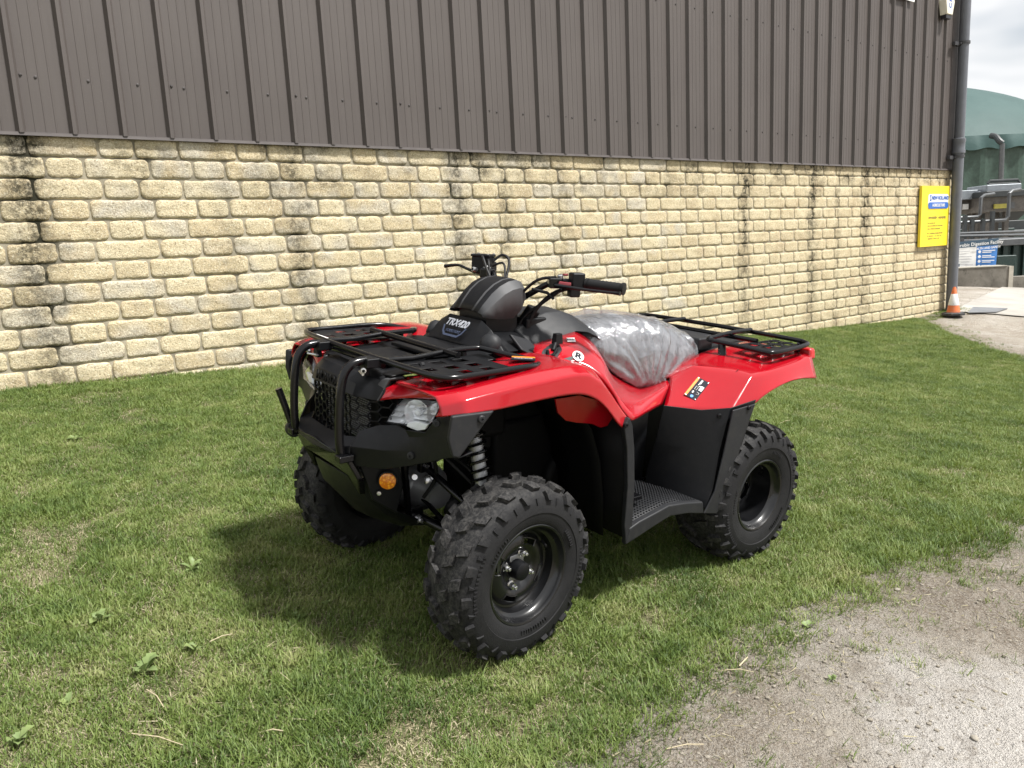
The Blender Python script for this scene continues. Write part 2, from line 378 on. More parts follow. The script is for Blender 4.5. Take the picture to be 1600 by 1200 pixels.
for t_ in 'LSM':
    for q in range(7):
        lib[t_, q] = stone_mesh(LEN[t_] - .011, q + ord(t_)).mesh('stone', ts.m, smooth=50)
inview = sorted([x for x in stones if x[0] > -.02 and x[1] < S_END], key=lambda x: x[0] * .9 - (.8 if x[3] == 'L' else 0))
near = set(inview[:300]); far = MB()
for (s, e, z, t_) in stones:
    key = (t_, random.randrange(7)); cx = (s + e) / 2; fl = random.choice((-1, 1)); full = abs(e - s - LEN[t_]) < .002
    if (s, e, z, t_) in near and full:
        o = bpy.data.objects.new('stone', lib[key]); COL.objects.link(o); o.parent = bld; o.location = (cx, random.uniform(-.004, .001), z); o.scale = (fl, 1, 1) if fl > 0 else (1, 1, 1); o.rotation_euler = (0, R(random.uniform(-.5, .5)), 0)
    else:
        m = stone_mesh(e - s - .011, key[1] + ord(t_)) if not full else None
        if m is None: far.add([(cx + a.co.x, a.co.y, z + a.co.z) for a in lib[key].vertices], [tuple(p.vertices) for p in lib[key].polygons])
        else: far.add([(cx + a[0], a[1], z + a[2]) for a in m.v], m.f)
o = far.build('stone_blocks', ts.m, bld, smooth=50); o['kind'] = 'stuff'

# cladding
tcl = NT('brown_cladding'); v = tcl.coord('Object', bld)
c = tcl.ramp(tcl.noise(v, .8, 2, .6), [(.3, (.080, .068, .063)), (.7, (.094, .081, .075))])
mpn = tcl.n('ShaderNodeMapping', {0: v}); mpn.inputs['Scale'].default_value = (9, 9, .5)
c = tcl.mix(tcl.ramp(tcl.noise(mpn.outputs[0], 3, 3, .7), [(.45, 0.0), (.75, .35)]), c, (.108, .095, .088))
c = tcl.mix(tcl.ramp(tcl.noise(v, 60, 2, .8), [(.66, 0.0), (.8, .4)]), c, (.165, .145, .132))
tcl.bsdf(Base_Color=c, Roughness=tcl.math('ADD', tcl.math('MULTIPLY', tcl.noise(mpn.outputs[0], 5, 4), .25), .38), Metallic=.0, Specular_IOR_Level=.45, Normal=tcl.bump(tcl.noise(v, 3, 3), .12, .01))
m_screw = plastic('screw_head', (.055, .048, .046), .45)
m_flash = plastic('brown_flashing', (.105, .092, .088), .45, bump=.05)
PIT = .33302; CL0, CL1 = TOPZ + .004, 7.4
def cladding(nrib):
    m = MB(); xs = []
    for i in range(nrib):
        b = i * PIT
        xs += [(b, 0), (b + .021, -.038), (b + .046, -.038), (b + .064, 0), (b + .118, 0), (b + .121, -.0025), (b + .129, -.0025), (b + .132, 0), (b + .184, 0), (b + .187, -.0025), (b + .195, -.0025), (b + .198, 0), (b + .250, 0), (b + .253, -.0025), (b + .261, -.0025), (b + .264, 0)]
    xs.append((nrib * PIT + .004, -.0008))
    zs = (CL0, CL0 + 2.3, CL1); m.grid([[(x, y, z) for x, y in xs] for z in zs])
    m.cur = 1
    for i in range(nrib):
        for z in (TOPZ + .39, TOPZ + 1.76, TOPZ + 3.3): m.lathe([(.0115, 0), (.0115, -.002), (.008, -.003), (.007, -.007), (.0005, -.008)], (i * PIT + .170, 0, z), (0, 1, 0), 8)
    for z in (TOPZ + .40, TOPZ + 1.775, TOPZ + 3.31): m.lathe([(.012, -.0), (.009, -.004), (.008, -.008), (.0005, -.009)], (.080, 0, z), (0, 1, 0), 8)
    return m.mesh('cladding_panel', [tcl.m, m_screw], smooth=20, normals=False)
me3, me2 = cladding(3), cladding(2)
for i in range(17):
    o = bpy.data.objects.new('cladding_panel', me3 if i < 16 else me2); COL.objects.link(o); o.parent = bld
    o.location = (.5586 - 9 * PIT + i * 3 * PIT, -.020, 0)
# drip flashing under the sheets, corner flashing, plain return wall and roof
MB().prism([(-2.45, .004, TOPZ + .002), (-2.45, -.050, TOPZ + .002), (-2.45, -.052, TOPZ - .014), (-2.45, -.047, TOPZ - .014), (-2.45, -.045, TOPZ + .010), (-2.45, .004, TOPZ + .016)], (S_END + 2.48, 0, 0)).build('drip_flashing', m_flash, bld, smooth=0)
e0 = .5586 - 9 * PIT + 16 * 3 * PIT + 2 * PIT
MB().add([(e0 - .02, -.024, CL0), (e0 + .10, -.030, CL0), (S_END + .13, -.062, CL0), (S_END + .13, .25, CL0), (e0 - .02, -.024, CL1), (e0 + .10, -.030, CL1), (S_END + .13, -.062, CL1), (S_END + .13, .25, CL1)], [(0, 1, 5, 4), (1, 2, 6, 5), (2, 3, 7, 6)]).build('corner_flashing', m_flash, bld, smooth=0, solid=.002)
MB().add([(S_END + .11, .2, CL0), (S_END + .11, 9, CL0), (S_END + .11, 9, CL1), (S_END + .11, .2, CL1), (-2.45, 9, CL0), (-2.45, 9, CL1), (-2.45, 0, CL0), (-2.45, 0, CL1)], [(0, 1, 2, 3), (1, 4, 5, 2), (4, 6, 7, 5)]).build('gable_cladding', tcl.m, bld, smooth=0)
MB().add([(-2.7, -.3, CL1 - .05), (S_END + .3, -.3, CL1 - .05), (S_END + .3, 4.5, CL1 + 1.3), (-2.7, 4.5, CL1 + 1.3), (S_END + .3, 9.3, CL1 - .05), (-2.7, 9.3, CL1 - .05)], [(0, 1, 2, 3), (3, 2, 4, 5)]).build('roof', m_flash, bld, smooth=0, solid=.06)

def on_wall(name, label, cat):
    e = empty(name, B0, BANG); return tag(e, label, cat)
# rain downpipe
m_pipe = plastic('grey_pipe', (.115, .122, .138), .42, bump=.03, var=.08)
dp = on_wall('downpipe', 'grey plastic rain downpipe at the corner of the building', 'downpipe')
ps, pd, pr = 14.34, -.14, .086
MB().lathe([(pr, -.22), (pr, 2.86)], (ps, pd, 0), (0, 0, 1), 28).build('pipe', m_pipe, dp)
MB().lathe([(pr - .006, 2.80), (pr - .006, 7.35)], (ps, pd, 0), (0, 0, 1), 28).build('upper_pipe', m_pipe, dp)
MB().lathe([(pr + .001, 2.62), (pr + .016, 2.63), (pr + .016, 2.68), (pr + .009, 2.70), (pr + .009, 2.80), (pr + .016, 2.82), (pr + .016, 2.87), (pr + .0, 2.88)], (ps, pd, 0), (0, 0, 1), 28).build('socket_collar', m_pipe, dp)
m_dark = plastic('dark_bracket', (.05, .05, .054), .5)
for z in (2.58, 4.42):
    MB().lathe([(pr + .002, -.022), (pr + .011, -.02), (pr + .011, .02), (pr + .002, .022)], (ps, pd, z), (0, 0, 1), 28).build('clip_band', m_dark, dp)
    MB().box((ps - .16, -.09, z - .02), (.16, .05, .06)).box((ps - .09, -.12, z - .02), (.06, .06, .03)).build('bracket', m_dark, dp, bevel=.004)

# yellow dealer sign
m_yel = plastic('sign_yellow', (.86, .66, .035), .42, bump=.02, var=.03); m_wht = plastic('sign_white', (.82, .82, .80), .4, bump=.02, var=.02); m_blu = plastic('sign_blue', (.035, .13, .46), .4, bump=.02, var=.05); m_ink = plastic('sign_ink', (.32, .26, .05), .5, bump=.02)
ys = on_wall('yellow_sign', 'yellow sign board with white and blue badge on the stone wall', 'sign')
x0, x1, z0, z1 = 13.27, 14.24, 1.085, 2.09
MB().box(((x0 + x1) / 2, -.055, (z0 + z1) / 2), (x1 - x0, .045, z1 - z0)).build('board', m_yel, ys, bevel=.004)
def rrect(cx, cz, w, h, r, y, n=5):
    pts = []
    for (sx, sz, a0) in ((1, 1, 0), (-1, 1, 90), (-1, -1, 180), (1, -1, 270)):
        for k in range(n + 1):
            a = R(a0 + 90 * k / n); pts.append((cx + sx * (w / 2 - r) + r * math.cos(a), y, cz + sz * (h / 2 - r) + r * math.sin(a)))
    return pts
bx, bz = 13.83, 1.835
MB().prism(rrect(bx, bz, .70, .24, .05, -.0785), (0, -.004, 0)).build('badge', m_wht, ys, smooth=0)
MB().prism([p for p in rrect(bx, bz - .067, .70, .105, .045, -.0835)], (0, -.003, 0)).build('badge_band', m_blu, ys, smooth=0)
FW = lambda s, z, d: frame_mtx((s, d, z), (1, 0, 0), (0, 0, 1))
text_mesh('lettering', 'NEW HOLLAND', .085, m_blu, ys, FW(bx + .06, bz + .055, -.086), .001, bold=.002, space=.92)
text_mesh('lettering', 'AGRICULTURE', .066, m_wht, ys, FW(bx, bz - .066, -.0885), .001, bold=.0015)
MB().prism(rrect(bx - .275, bz + .055, .06, .10, .02, -.0835), (0, -.002, 0)).build('emblem', m_blu, ys, smooth=0)
MB().prism(rrect(bx - .275, bz + .055, .028, .06, .01, -.0865), (0, -.002, 0)).build('emblem_leaf', m_wht, ys, smooth=0)
def scribble(m, xa, xb, z, h, y, gaps=.25, seed=1):
    """an unreadable line of small print: short strokes"""
    rr = random.Random(seed); x = xa
    while x < xb:
        w = rr.uniform(.35, .8) * h
        if rr.random() > gaps: m.box((x + w / 2, y, z + rr.uniform(-.05, .05) * h), (w, .002, h * rr.choice((.6, .75, 1))))
        x += w + h * .16
tx = MB(); scribble(tx, 13.52, 13.80, 1.565, .042, -.0795, .0, 3); scribble(tx, 13.86, 14.12, 1.565, .042, -.0795, .0, 4)
for k, (z, e) in enumerate(((1.475, 13.75), (1.43, 14.02), (1.38, 13.92), (1.305, 14.02), (1.26, 13.99), (1.215, 13.93))): scribble(tx, 13.50, e, z, .021, -.0795, .12, 10 + k)
tx.build('small_print', m_ink, ys, smooth=0)

# alarm box
ab = on_wall('alarm_box', 'cream six sided alarm box high on the brown cladding', 'alarm box')
m_crm = plastic('alarm_cream', (.74, .70, .58), .4, bump=.03, var=.04); m_blk = plastic('alarm_black', (.02, .02, .024), .35)
hx = [(-.095, .21), (.095, .21), (.15, .04), (.095, -.17), (-.095, -.17), (-.15, .04)]
ac = (13.76, 4.955)
MB().grid([[(ac[0] + x * k, y, ac[1] + z * k) for x, z in hx] for k, y in ((1.0, -.054), (1.0, -.13), (.93, -.165))], closed=True).add([(ac[0] + x * .93, -.165, ac[1] + z * .93) for x, z in hx], [tuple(range(6))]).build('case', m_crm, ab, bevel=.008)
MB().box((ac[0], -.105, ac[1] - .198), (.17, .085, .06), taper=1.1).build('lamp', m_blk, ab, bevel=.01)
text_mesh('lettering', 'C12', .12, m_blu, ab, frame_mtx((ac[0] + .01, -.1665, ac[1] + .03), (0, 0, 1), (-1, 0, 0)), .001, bold=.003)
# white plate high on the cladding
wp = on_wall('white_sign', 'white sign plate cut by the top of the picture', 'sign')
MB().box((12.49, -.066, 5.19), (.62, .012, .64)).build('plate', m_wht, wp, bevel=.002)
MB().box((12.30, -.058, 5.19), (.03, .004, .60)).box((12.68, -.058, 5.19), (.03, .004, .60)).build('rail', m_dark, wp)

# ------------------------------------------------------------------ traffic cone
cp = (7.633,13.165)
tc_ = empty('traffic_cone', (cp[0], cp[1], ground_z(*cp) + .042), .5); tc_.scale = (.9, .9, .9); tag(tc_, 'orange and white traffic cone beside the downpipe', 'cone')
m_org = plastic('cone_orange', (.62, .15, .045), .55, dust=.5); m_ref = plastic('cone_white', (.70, .71, .72), .45, dust=.3); m_rub = plastic('cone_base', (.028, .028, .03), .7, dust=.4)
m = MB(); bs = [(.20 * math.cos(R(22.5 + 45 * k)), .20 * math.sin(R(22.5 + 45 * k))) for k in range(8)]
m.grid([[(x * f, y * f, z) for x, y in bs] for f, z in ((1, 0), (1, .035), (.86, .05), (.5, .06))], closed=True).build('base', m_rub, tc_, smooth=20)
rad = lambda z: .118 - (.118 - .032) * (z - .05) / .45
MB().lathe([(rad(z), z) for z in (.05, .19)], (0, 0, 0), (0, 0, 1), 24).build('cone_body', m_org, tc_)
MB().lathe([(rad(.19) + .002, .188), (rad(.19) + .003, .20), (rad(.40) + .003, .40), (rad(.40) + .001, .402)], (0, 0, 0), (0, 0, 1), 24).build('reflective_band', m_ref, tc_)
MB().lathe([(rad(.39), .39), (rad(.5), .50), (.028, .505), (.024, .53), (.0, .533)], (0, 0, 0), (0, 0, 1), 24).build('cone_top', m_org, tc_)
# steel cover plate lying on the yard
pp = [(7.923,13.228), (8.387,13.19), (8.996,13.825), (8.369,13.826)]
m = MB(); top = [(x, y, ground_z(x, y) + .052) for x, y in pp]
m.prism([(a, b_, c_ - .012) for a, b_, c_ in top], (0, 0, .014)).build('steel_plate', plastic('plate_steel', (.20, .205, .215), .5, metallic=.4), None, smooth=0)
tag(bpy.data.objects['steel_plate'], 'flat grey steel plate lying on the yard beyond the cone', 'plate')

# ------------------------------------------------------------------ background works
m_con = NT('block_concrete'); pos = m_con.n('ShaderNodeNewGeometry').outputs['Position']
c = m_con.ramp(m_con.noise(pos, 2.2, 6, .7), [(.35, (.115, .105, .088)), (.6, (.19, .175, .15))]); c = m_con.mix(m_con.ramp(m_con.noise(pos, 5, 5, .8), [(.56, 0.0), (.66, .8)]), c, (.06, .055, .045))
m_con.bsdf(Base_Color=c, Roughness=.92, Normal=m_con.bump(m_con.noise(pos, 30, 5), .5, .006))
bw = empty('block_wall', (9.0, 19.0, 0)); tag(bw, 'low stained concrete block wall across the yard', 'wall')
zt = (11.76,19,0.379)[2]; zl = (12.564,19,0.105)[2]; xs_ = (12.331,19,0.311)[0]; xe = (12.441,19,0.306)[0]
m = MB(); m.box(((8 + xs_) / 2 - 9, .2, (zt - .8) / 2), (xs_ - 8, .4, zt + .8)); m.build('wall_blocks', m_con.m, bw, smooth=0)
MB().box(((xs_ + xe) / 2 - 9, .19, (zt - .8) / 2 - .004), (xe - xs_ - .002, .42, zt + .8)).build('end_pier', plastic('pale_concrete', (.42, .39, .33), .9, dust=.3), bw, smooth=0)
MB().box(((xe + 24) / 2 - 9, .2, (zl - .8) / 2), (24 - xe, .4, zl + .8)).build('low_blocks', m_con.m, bw, smooth=0)
MB().box(((8 + xs_) / 2 - 9, .2, zt + .012), (xs_ - 8.1, .43, .02)).build('coping', plastic('pale_coping', (.36, .34, .29), .9), bw, smooth=0)
# information board
ib = empty('information_board', (0, 0, 0)); tag(ib, 'blue and white information board standing behind the low block wall', 'sign')
q = [Vector(p) for p in ((11.376,19.7,0.358), (12.456,19.7,0.304), (12.485,19.7,1.056), (11.345,19.7,1.001))]
m_navy = plastic('board_navy', (.045, .085, .125), .45, bump=.02); m_sky = plastic('board_blue', (.06, .22, .58), .45, bump=.02, var=.04)
def quad_on(q, u0, u1, v0, v1, y):
    f = lambda u, v: (q[0].lerp(q[1], u)).lerp(q[3].lerp(q[2], u), v) + Vector((0, -y, 0))
    return [f(u0, v0), f(u1, v0), f(u1, v1), f(u0, v1)]
def slab(name, mat, par, *a):
    c_ = quad_on(*a); return MB().prism(c_, (0, .01, 0)).build(name, mat, par, smooth=0)
MB().prism(quad_on(q, 0, 1, 0, 1, 0), (0, .04, 0)).build('board', m_navy, ib, smooth=0)
slab('white_panel', m_wht, ib, q, .06, .51, -.0, .765, .012); slab('blue_panel', m_sky, ib, q, .515, .985, -.0, .77, .012); slab('logo_panel', m_navy, ib, q, .0, .13, .0, .16, .02)
dirx = (q[2] - q[3]).normalized()
text_mesh('lettering', 'Anaerobic Digestion Facility', .118, m_wht, ib, frame_mtx(quad_on(q, .50, .5, .865, .87, .03)[0], dirx, (0, 0, 1)), .001, bold=.001)
text_mesh('lettering', 'HEALTH AND SAFETY', .072, m_wht, ib, frame_mtx(quad_on(q, .73, .5, .70, .87, .03)[0], dirx, (0, 0, 1)), .001, bold=.002)
tx = MB()
for k in range(4):
    zc = .58 - .17 * k; c_ = quad_on(q, .575, .6, zc, .9, .03)[0]
    tx.lathe([(.038, 0), (.0, -.002)], c_, (0, 1, 0), 10)
    for j in range(2): tx.prism(quad_on(q, .64, .93 - .08 * ((k + j) % 2), zc + .012 - .055 * j, zc + .04 - .055 * j, .026), (0, .002, 0))
tx.build('small_print', m_wht, ib, smooth=0)
tx = MB()
for k, (a, b_) in enumerate(((.12, .36), (.12, .27), (.10, .40), (.10, .40), (.16, .35), (.26, .44))): tx.prism(quad_on(q, a, b_, .62 - .10 * k, .635 - .10 * k, .026), (0, .002, 0))
tx.build('small_lines', plastic('print_grey', (.4, .4, .42), .5), ib, smooth=0)
for u in (.2, .85):
    p_ = quad_on(q, u, u, 0, 0, -.06)[0]; MB().box((p_.x, p_.y, p_.z / 2 + .15), (.07, .05, p_.z + 1.2)).build('post', m_dark, ib)
# dome roofed digester tank
DC = Vector((27.92,58,4.165)); tank_r = 12.2; zw = 6.75
dt = empty('dome_tank', (DC.x, DC.y, -.6)); tag(dt, 'round digester tank with ribbed green walls and a pale green fabric dome', 'tank')
m_grn = plastic('tank_green', (.042, .075, .058), .5, bump=.03, var=.2); m_dome = NT('dome_fabric'); v = m_dome.coord(); nz = m_dome.noise(v, .35, 5)
m_dome.bsdf(Base_Color=m_dome.ramp(nz, [(.3, (.034, .074, .070)), (.7, (.048, .094, .089))]), Roughness=.62, Specular_IOR_Level=.3, Normal=m_dome.bump(m_dome.noise(v, .8, 4), .3, .15))
m = MB(); nseg = 264
for z in (0, zw): m.v += [((tank_r + (.10 if (k % 4) in (1, 2) else 0)) * math.cos(2 * math.pi * k / nseg), (tank_r + (.10 if (k % 4) in (1, 2) else 0)) * math.sin(2 * math.pi * k / nseg), z) for k in range(nseg)]
m.f = [(k, (k + 1) % nseg, nseg + (k + 1) % nseg, nseg + k) for k in range(nseg)]; m.mi = [0] * nseg
m.build('ribbed_wall', m_grn, dt, smooth=20)
HC = 4.75; prof = [(tank_r * math.sin(R(a)) / math.sin(R(62)) * 1.012, zw + .25 + HC * (math.cos(R(a)) - math.cos(R(62))) / (1 - math.cos(R(62)))) for a in np.linspace(62, 0.5, 18)]
MB().lathe(prof, (0, 0, 0), (0, 0, 1), 72).build('dome', m_dome.m, dt, smooth=60)
sk = MB(); rows = []
for z, a_ in ((zw + .32, .0), (zw + .1, .10), (zw - .15, .2), (zw - .45, .28)):
    rows.append([((tank_r + .14 + a_ * .5 * (1 + math.sin(k * 1.7) * .5 + math.sin(k * .63))) * math.cos(2 * math.pi * k / 300), (tank_r + .14 + a_ * .5 * (1 + math.sin(k * 1.7) * .5 + math.sin(k * .63))) * math.sin(2 * math.pi * k / 300), z + a_ * .25 * math.sin(k * .9)) for k in range(300)])
sk.grid(rows, closed=True).build('skirt', m_dome.m, dt, smooth=60)
m_galv = plastic('galvanised', (.115, .12, .125), .45, metallic=.4, bump=.03); m_gdark = plastic('dark_steel', (.035, .04, .042), .5)
W2 = lambda p, o_: tuple(Vector(p) - o_.location)
for a, b_ in (((1512, 128), (1600, 205)), ((1500, 150), (1562, 262))): pass
MB().tube([W2(p, dt) for p in ((27.848,45.2,6.368), (27.957,44.9,6.252), (27.962,44.6,6.003), (28.088,44.5,5.845))], .16, 10, smooth=4).build('vent_elbow', m_gdark, dt)
MB().tube([W2(p, dt) for p in ((28.088,44.5,5.845), (28.139,44.5,3.191))], .13, 10).build('vent_pipe', m_galv, dt)
MB().box(W2((28.664,47,7.052), dt), (.35, .3, .3)).build('dome_fitting', m_galv, dt, bevel=.04)
# steel hoppers on legs, pipe runs, green container
def bx_px(m, px0, py0, px1, py1, Y, dep):
    pass
m_hop = plastic('hopper_steel', (.135, .125, .115), .5, metallic=.3, var=.25, dust=.5); m_lite = plastic('pale_steel', (.26, .285, .31), .4, metallic=.2); m_grnc = plastic('container_green', (.012, .032, .028), .45, dust=.2)
def boxp(m, a, b_, dep):
    """box whose front face spans the two opposite corners a, b_"""
    m.box(((a[0] + b_[0]) / 2, a[1] + dep / 2, (a[2] + b_[2]) / 2), (abs(b_[0] - a[0]), dep, abs(b_[2] - a[2]))); return m
h1 = empty('feed_hopper', (0, 0, 0)); tag(h1, 'pale grey steel hopper on legs nearest the downpipe', 'hopper', 'hoppers behind the yard')
boxp(MB(), (15.82,28,2.375), (17.144,28,1.976), 2.5).build('body', m_hop, h1, bevel=.02)
boxp(MB(), (15.694,27.8,2.634), (16.821,27.8,2.314), 2.6).build('upper_body', m_lite, h1, bevel=.02)
boxp(MB(), (16.685,27.6,2.57), (16.921,27.6,1.966), .3).build('end_plate', m_lite, h1, bevel=.01)
boxp(MB(), (16.343,27.9,2.166), (16.535,27.9,1.978), .05).build('label_plate', m_wht, h1)
for px in (0, 1, 2):
    a = ((16.771,28.3,2.009), (17.136,28.6,2.007), (17.165,28.3,1.99))[px]; MB().box((a[0], a[1], a[2] / 2 - .3), (.14, .14, a[2] + .6)).build('leg', m_hop, h1)
h2 = empty('feed_hopper', (0, 0, 0)); tag(h2, 'brown grey steel hopper with white top box and black guard rail', 'hopper', 'hoppers behind the yard')
boxp(MB(), (16.623,27.2,2.502), (18.954,27.2,1.824), 2.5).build('body', m_hop, h2, bevel=.02)
boxp(MB(), (16.587,27,2.532), (18.778,27,2.328), 2.8).build('top_rim', m_gdark, h2, bevel=.02)
boxp(MB(), (16.843,27.4,2.765), (18.061,27.4,2.532), 1.2).build('top_box', m_lite, h2, bevel=.03)
MB().tube([(16.986,27.6,2.818), (17.048,27.6,2.902), (18.035,27.6,2.897), (18.108,27.6,2.806)], .05, 8).tube([(17.009,27.6,2.795), (18.132,27.6,2.783)], .05, 8).build('guard_rail', m_gdark, h2)
boxp(MB(), (16.961,27.1,2.09), (17.413,27.1,1.938), .06).build('warning_label', plastic('label_olive', (.45, .40, .08), .5), h2)
boxp(MB(), (17.49,27.1,2.129), (17.658,27.1,1.926), .06).build('control_box', m_galv, h2)
for k in range(3):
    a = ((17.081,27.6,1.936), (17.518,27.9,1.93), (17.692,27.6,1.906))[k]; MB().box((a[0], a[1], a[2] / 2 - .3), (.15, .15, a[2] + .6)).build('leg', m_hop, h2)
c0 = Vector((17.707,28.2,1.936)); c1 = Vector((19.002,28.2,1.872))
MB().grid([[(c0.x, c0.y, c0.z), (c1.x, c0.y, c0.z), (c1.x, c0.y + 1.6, c0.z), (c0.x, c0.y + 1.6, c0.z)], [(c0.x + .5, c0.y + .3, c0.z - .42), (c1.x - .3, c0.y + .3, c0.z - .42), (c1.x - .3, c0.y + 1.2, c0.z - .42), (c0.x + .5, c0.y + 1.2, c0.z - .42)]], closed=True).build('chute', m_gdark, h2)
pw = empty('pipework', (0, 0, 0)); tag(pw, 'galvanised pipe runs in front of the steel hoppers', 'pipes')
MB().tube([(16.607,26.6,2.418), (16.161,26.4,2.384), (15.997,26.3,2.302), (15.984,26.3,1.757), (15.902,26.3,1.677), (15.105,26.3,1.675)], .055, 10).build('pipe_run', m_galv, pw)
MB().tube([(17.357,26.4,2.514), (16.95,26.2,2.477), (16.805,26.1,2.394), (16.809,26.1,1.645), (16.71,26.1,1.525), (14.999,26.1,1.505)], .058, 10).build('pipe_run', m_galv, pw)
for a, b_ in (((14.833,25.6,1.167), (17.887,25.6,1.119)), ((14.606,25.2,1.089), (17.616,25.2,1.001))): MB().tube([a, b_], .045, 8).build('pipe_run', m_galv, pw)
for k in range(4):
    a = ((15.253,25.9,1.755), (15.494,25.9,1.619), (15.855,25.9,1.601), (16.16,25.9,1.835))[k]; MB().box((a[0], a[1], a[2] / 2 - .3), (.11, .11, a[2] + .6)).build('pipe_support', m_gdark, pw)
gc = empty('green_container', (0, 0, 0)); tag(gc, 'dark green steel container behind the low end of the block wall', 'container')
a, b_ = (14.09,22.5,0.888), (16.202,22.5,-0.339)
m = MB(); m.box(((a[0] + b_[0]) / 2, 23.9, (a[2] - .5) / 2), (b_[0] - a[0], 2.6, a[2] + .5)); m.build('body', m_grnc, gc, bevel=.03)
boxp(MB(), (14.023,22.4,0.972), (16.047,22.4,0.781), 2.8).build('rim', m_galv, gc, bevel=.02)
for k in range(6):
    p_ = ((14.111,22.4,0.413), (14.483,22.4,0.394), (14.78,22.4,0.379), (15.078,22.4,0.364), (15.375,22.4,0.35), (15.71,22.4,0.333))[k]; MB().box((p_[0], 22.56, a[2] / 2 - .2), (.14, .12, a[2] + .3)).build('rib', m_grnc, gc, bevel=.01)
boxp(MB(), (13.674,21.6,0.533), (14.22,21.6,-0.203), .5).build('step_box', m_grnc, gc, bevel=.02)
bk = empty('machine_shed', (0, 0, 0)); tag(bk, 'dark machinery bank in shadow beneath the hoppers', 'machinery')
boxp(MB(), (17.306,31,1.525), (22.303,31,-0.74), 1.5).build('housing', m_gdark, bk, bevel=.03)
for k in range(3):
    p_ = ((18.015,30.9,1.437), (19.539,30.9,1.386), (20.178,30.9,1.305))[k]; MB().box((p_[0], 30.8, p_[2] - .5), (1.0, .3, .7)).build('panel', m_grnc, bk, bevel=.03)


# ------------------------------------------------------------------ quad bike (x forward, y to its left, z up, origin under the front axle)
QX, QY, QZ = (-.78382, -.61992, .03627), (.61490, -.78298, -.09405), (.08670, -.05141, .99491)
quad = bpy.data.objects.new('quad_bike', None); COL.objects.link(quad); quad.empty_display_size = .2
quad.matrix_world = Matrix(((QX[0], QY[0], QZ[0], -.3653), (QX[1], QY[1], QZ[1], 2.7825), (QX[2], QY[2], QZ[2], .1459), (0, 0, 0, 1)))
tag(quad, 'red and black quad bike parked on the grass with plastic wrapped seat', 'quad bike')
m_red = NT('red_bodywork'); pos = m_red.n('ShaderNodeNewGeometry').outputs['Position']
nz = m_red.noise(pos, 5, 4)
dst = m_red.ramp(m_red.noise(pos, 190, 3, .7), [(.70, 0.0), (.80, .22)])
m_red.bsdf(Base_Color=m_red.mix(dst, m_red.ramp(nz, [(.3, (.325, .0024, .0085)), (.7, (.37, .0032, .0105))]), (.50, .22, .18)), Roughness=m_red.math('ADD', m_red.math('MULTIPLY', m_red.noise(pos, 30, 4), .16), .10), Coat_Weight=.35, Coat_Roughness=.05, Normal=m_red.bump(m_red.noise(pos, 26, 3), .05, .004))
m_red = m_red.m
m_black = plastic('black_plastic', (.0042, .0046, .0058), .44, dust=.012, spec=.28)
m_grey = plastic('charcoal_plastic', (.014, .0148, .0168), .54, dust=.03, bump=.25, spec=.35)
m_stripe = plastic('grey_plastic', (.055, .056, .059), .6, bump=.25)
m_tube = plastic('black_enamel', (.0035, .0035, .0042), .20, bump=.02, spec=.38)
m_deep = plastic('inner_black', (.003, .003, .0035), .6, spec=.15)
m_steel = plastic('zinc_steel', (.66, .66, .67), .24, metallic=.9, bump=.05)
m_alu = plastic('cast_alloy', (.36, .365, .37), .42, metallic=.6, bump=.5, bumpscale=400)
m_rimm = plastic('rim_black', (.004, .0042, .005), .30, bump=.03, coat=.3)
m_rubber = plastic('hose_rubber', (.007, .007, .0075), .55, spec=.3)
m_ylab = plastic('label_orange', (.80, .25, .03), .45, bump=.02); m_wlab = plastic('label_white', (.78, .78, .77), .45, bump=.02); m_klab = plastic('label_black', (.010, .012, .020), .6, bump=.02, spec=.2); m_blab = plastic('label_blue', (.10, .32, .75), .4, bump=.02); m_redlev = plastic('red_lever', (.17, .018, .024), .5)
m_silver = plastic('badge_silver', (.55, .57, .62), .4, metallic=.3, bump=.02); m_navyb = plastic('badge_blue', (.05, .065, .11), .4, bump=.02)

def both(fn, name, *a, **k):
    """build a left part and its mirrored right twin"""
    for sg in (1, -1):
        mb, mat = fn(sg)
        mb.v = [(x, y * sg, z) for x, y, z in mb.v] if sg < 0 else mb.v
        mb.build(name, mat, quad, *a, **k)
def mir(mb): n = MB(); n.v = [(x, -y, z) for x, y, z in mb.v]; n.f = list(mb.f); n.mi = list(mb.mi); return n
def pair(name, mb, mat, par=None, **k):
    a = mb.build(name, mat, par or quad, **k); b = mir(mb).build(name, mat, par or quad, **k); return a, b
def symloft(stations, caps=True):
    """stations: (x, half profile [(y,z)..] from the centre line outwards)"""
    rows = []
    for x, hp in stations: rows.append([(x, -y, z) for y, z in hp[::-1] if y > 1e-6] + [(x, y, z) for y, z in hp])
    m = MB().grid(rows); n = len(rows[0])
    if caps:
        m.f.append(tuple(range(n))); m.f.append(tuple(range((len(rows) - 1) * n, len(rows) * n))[::-1]); m.mi += [0, 0]
    return m

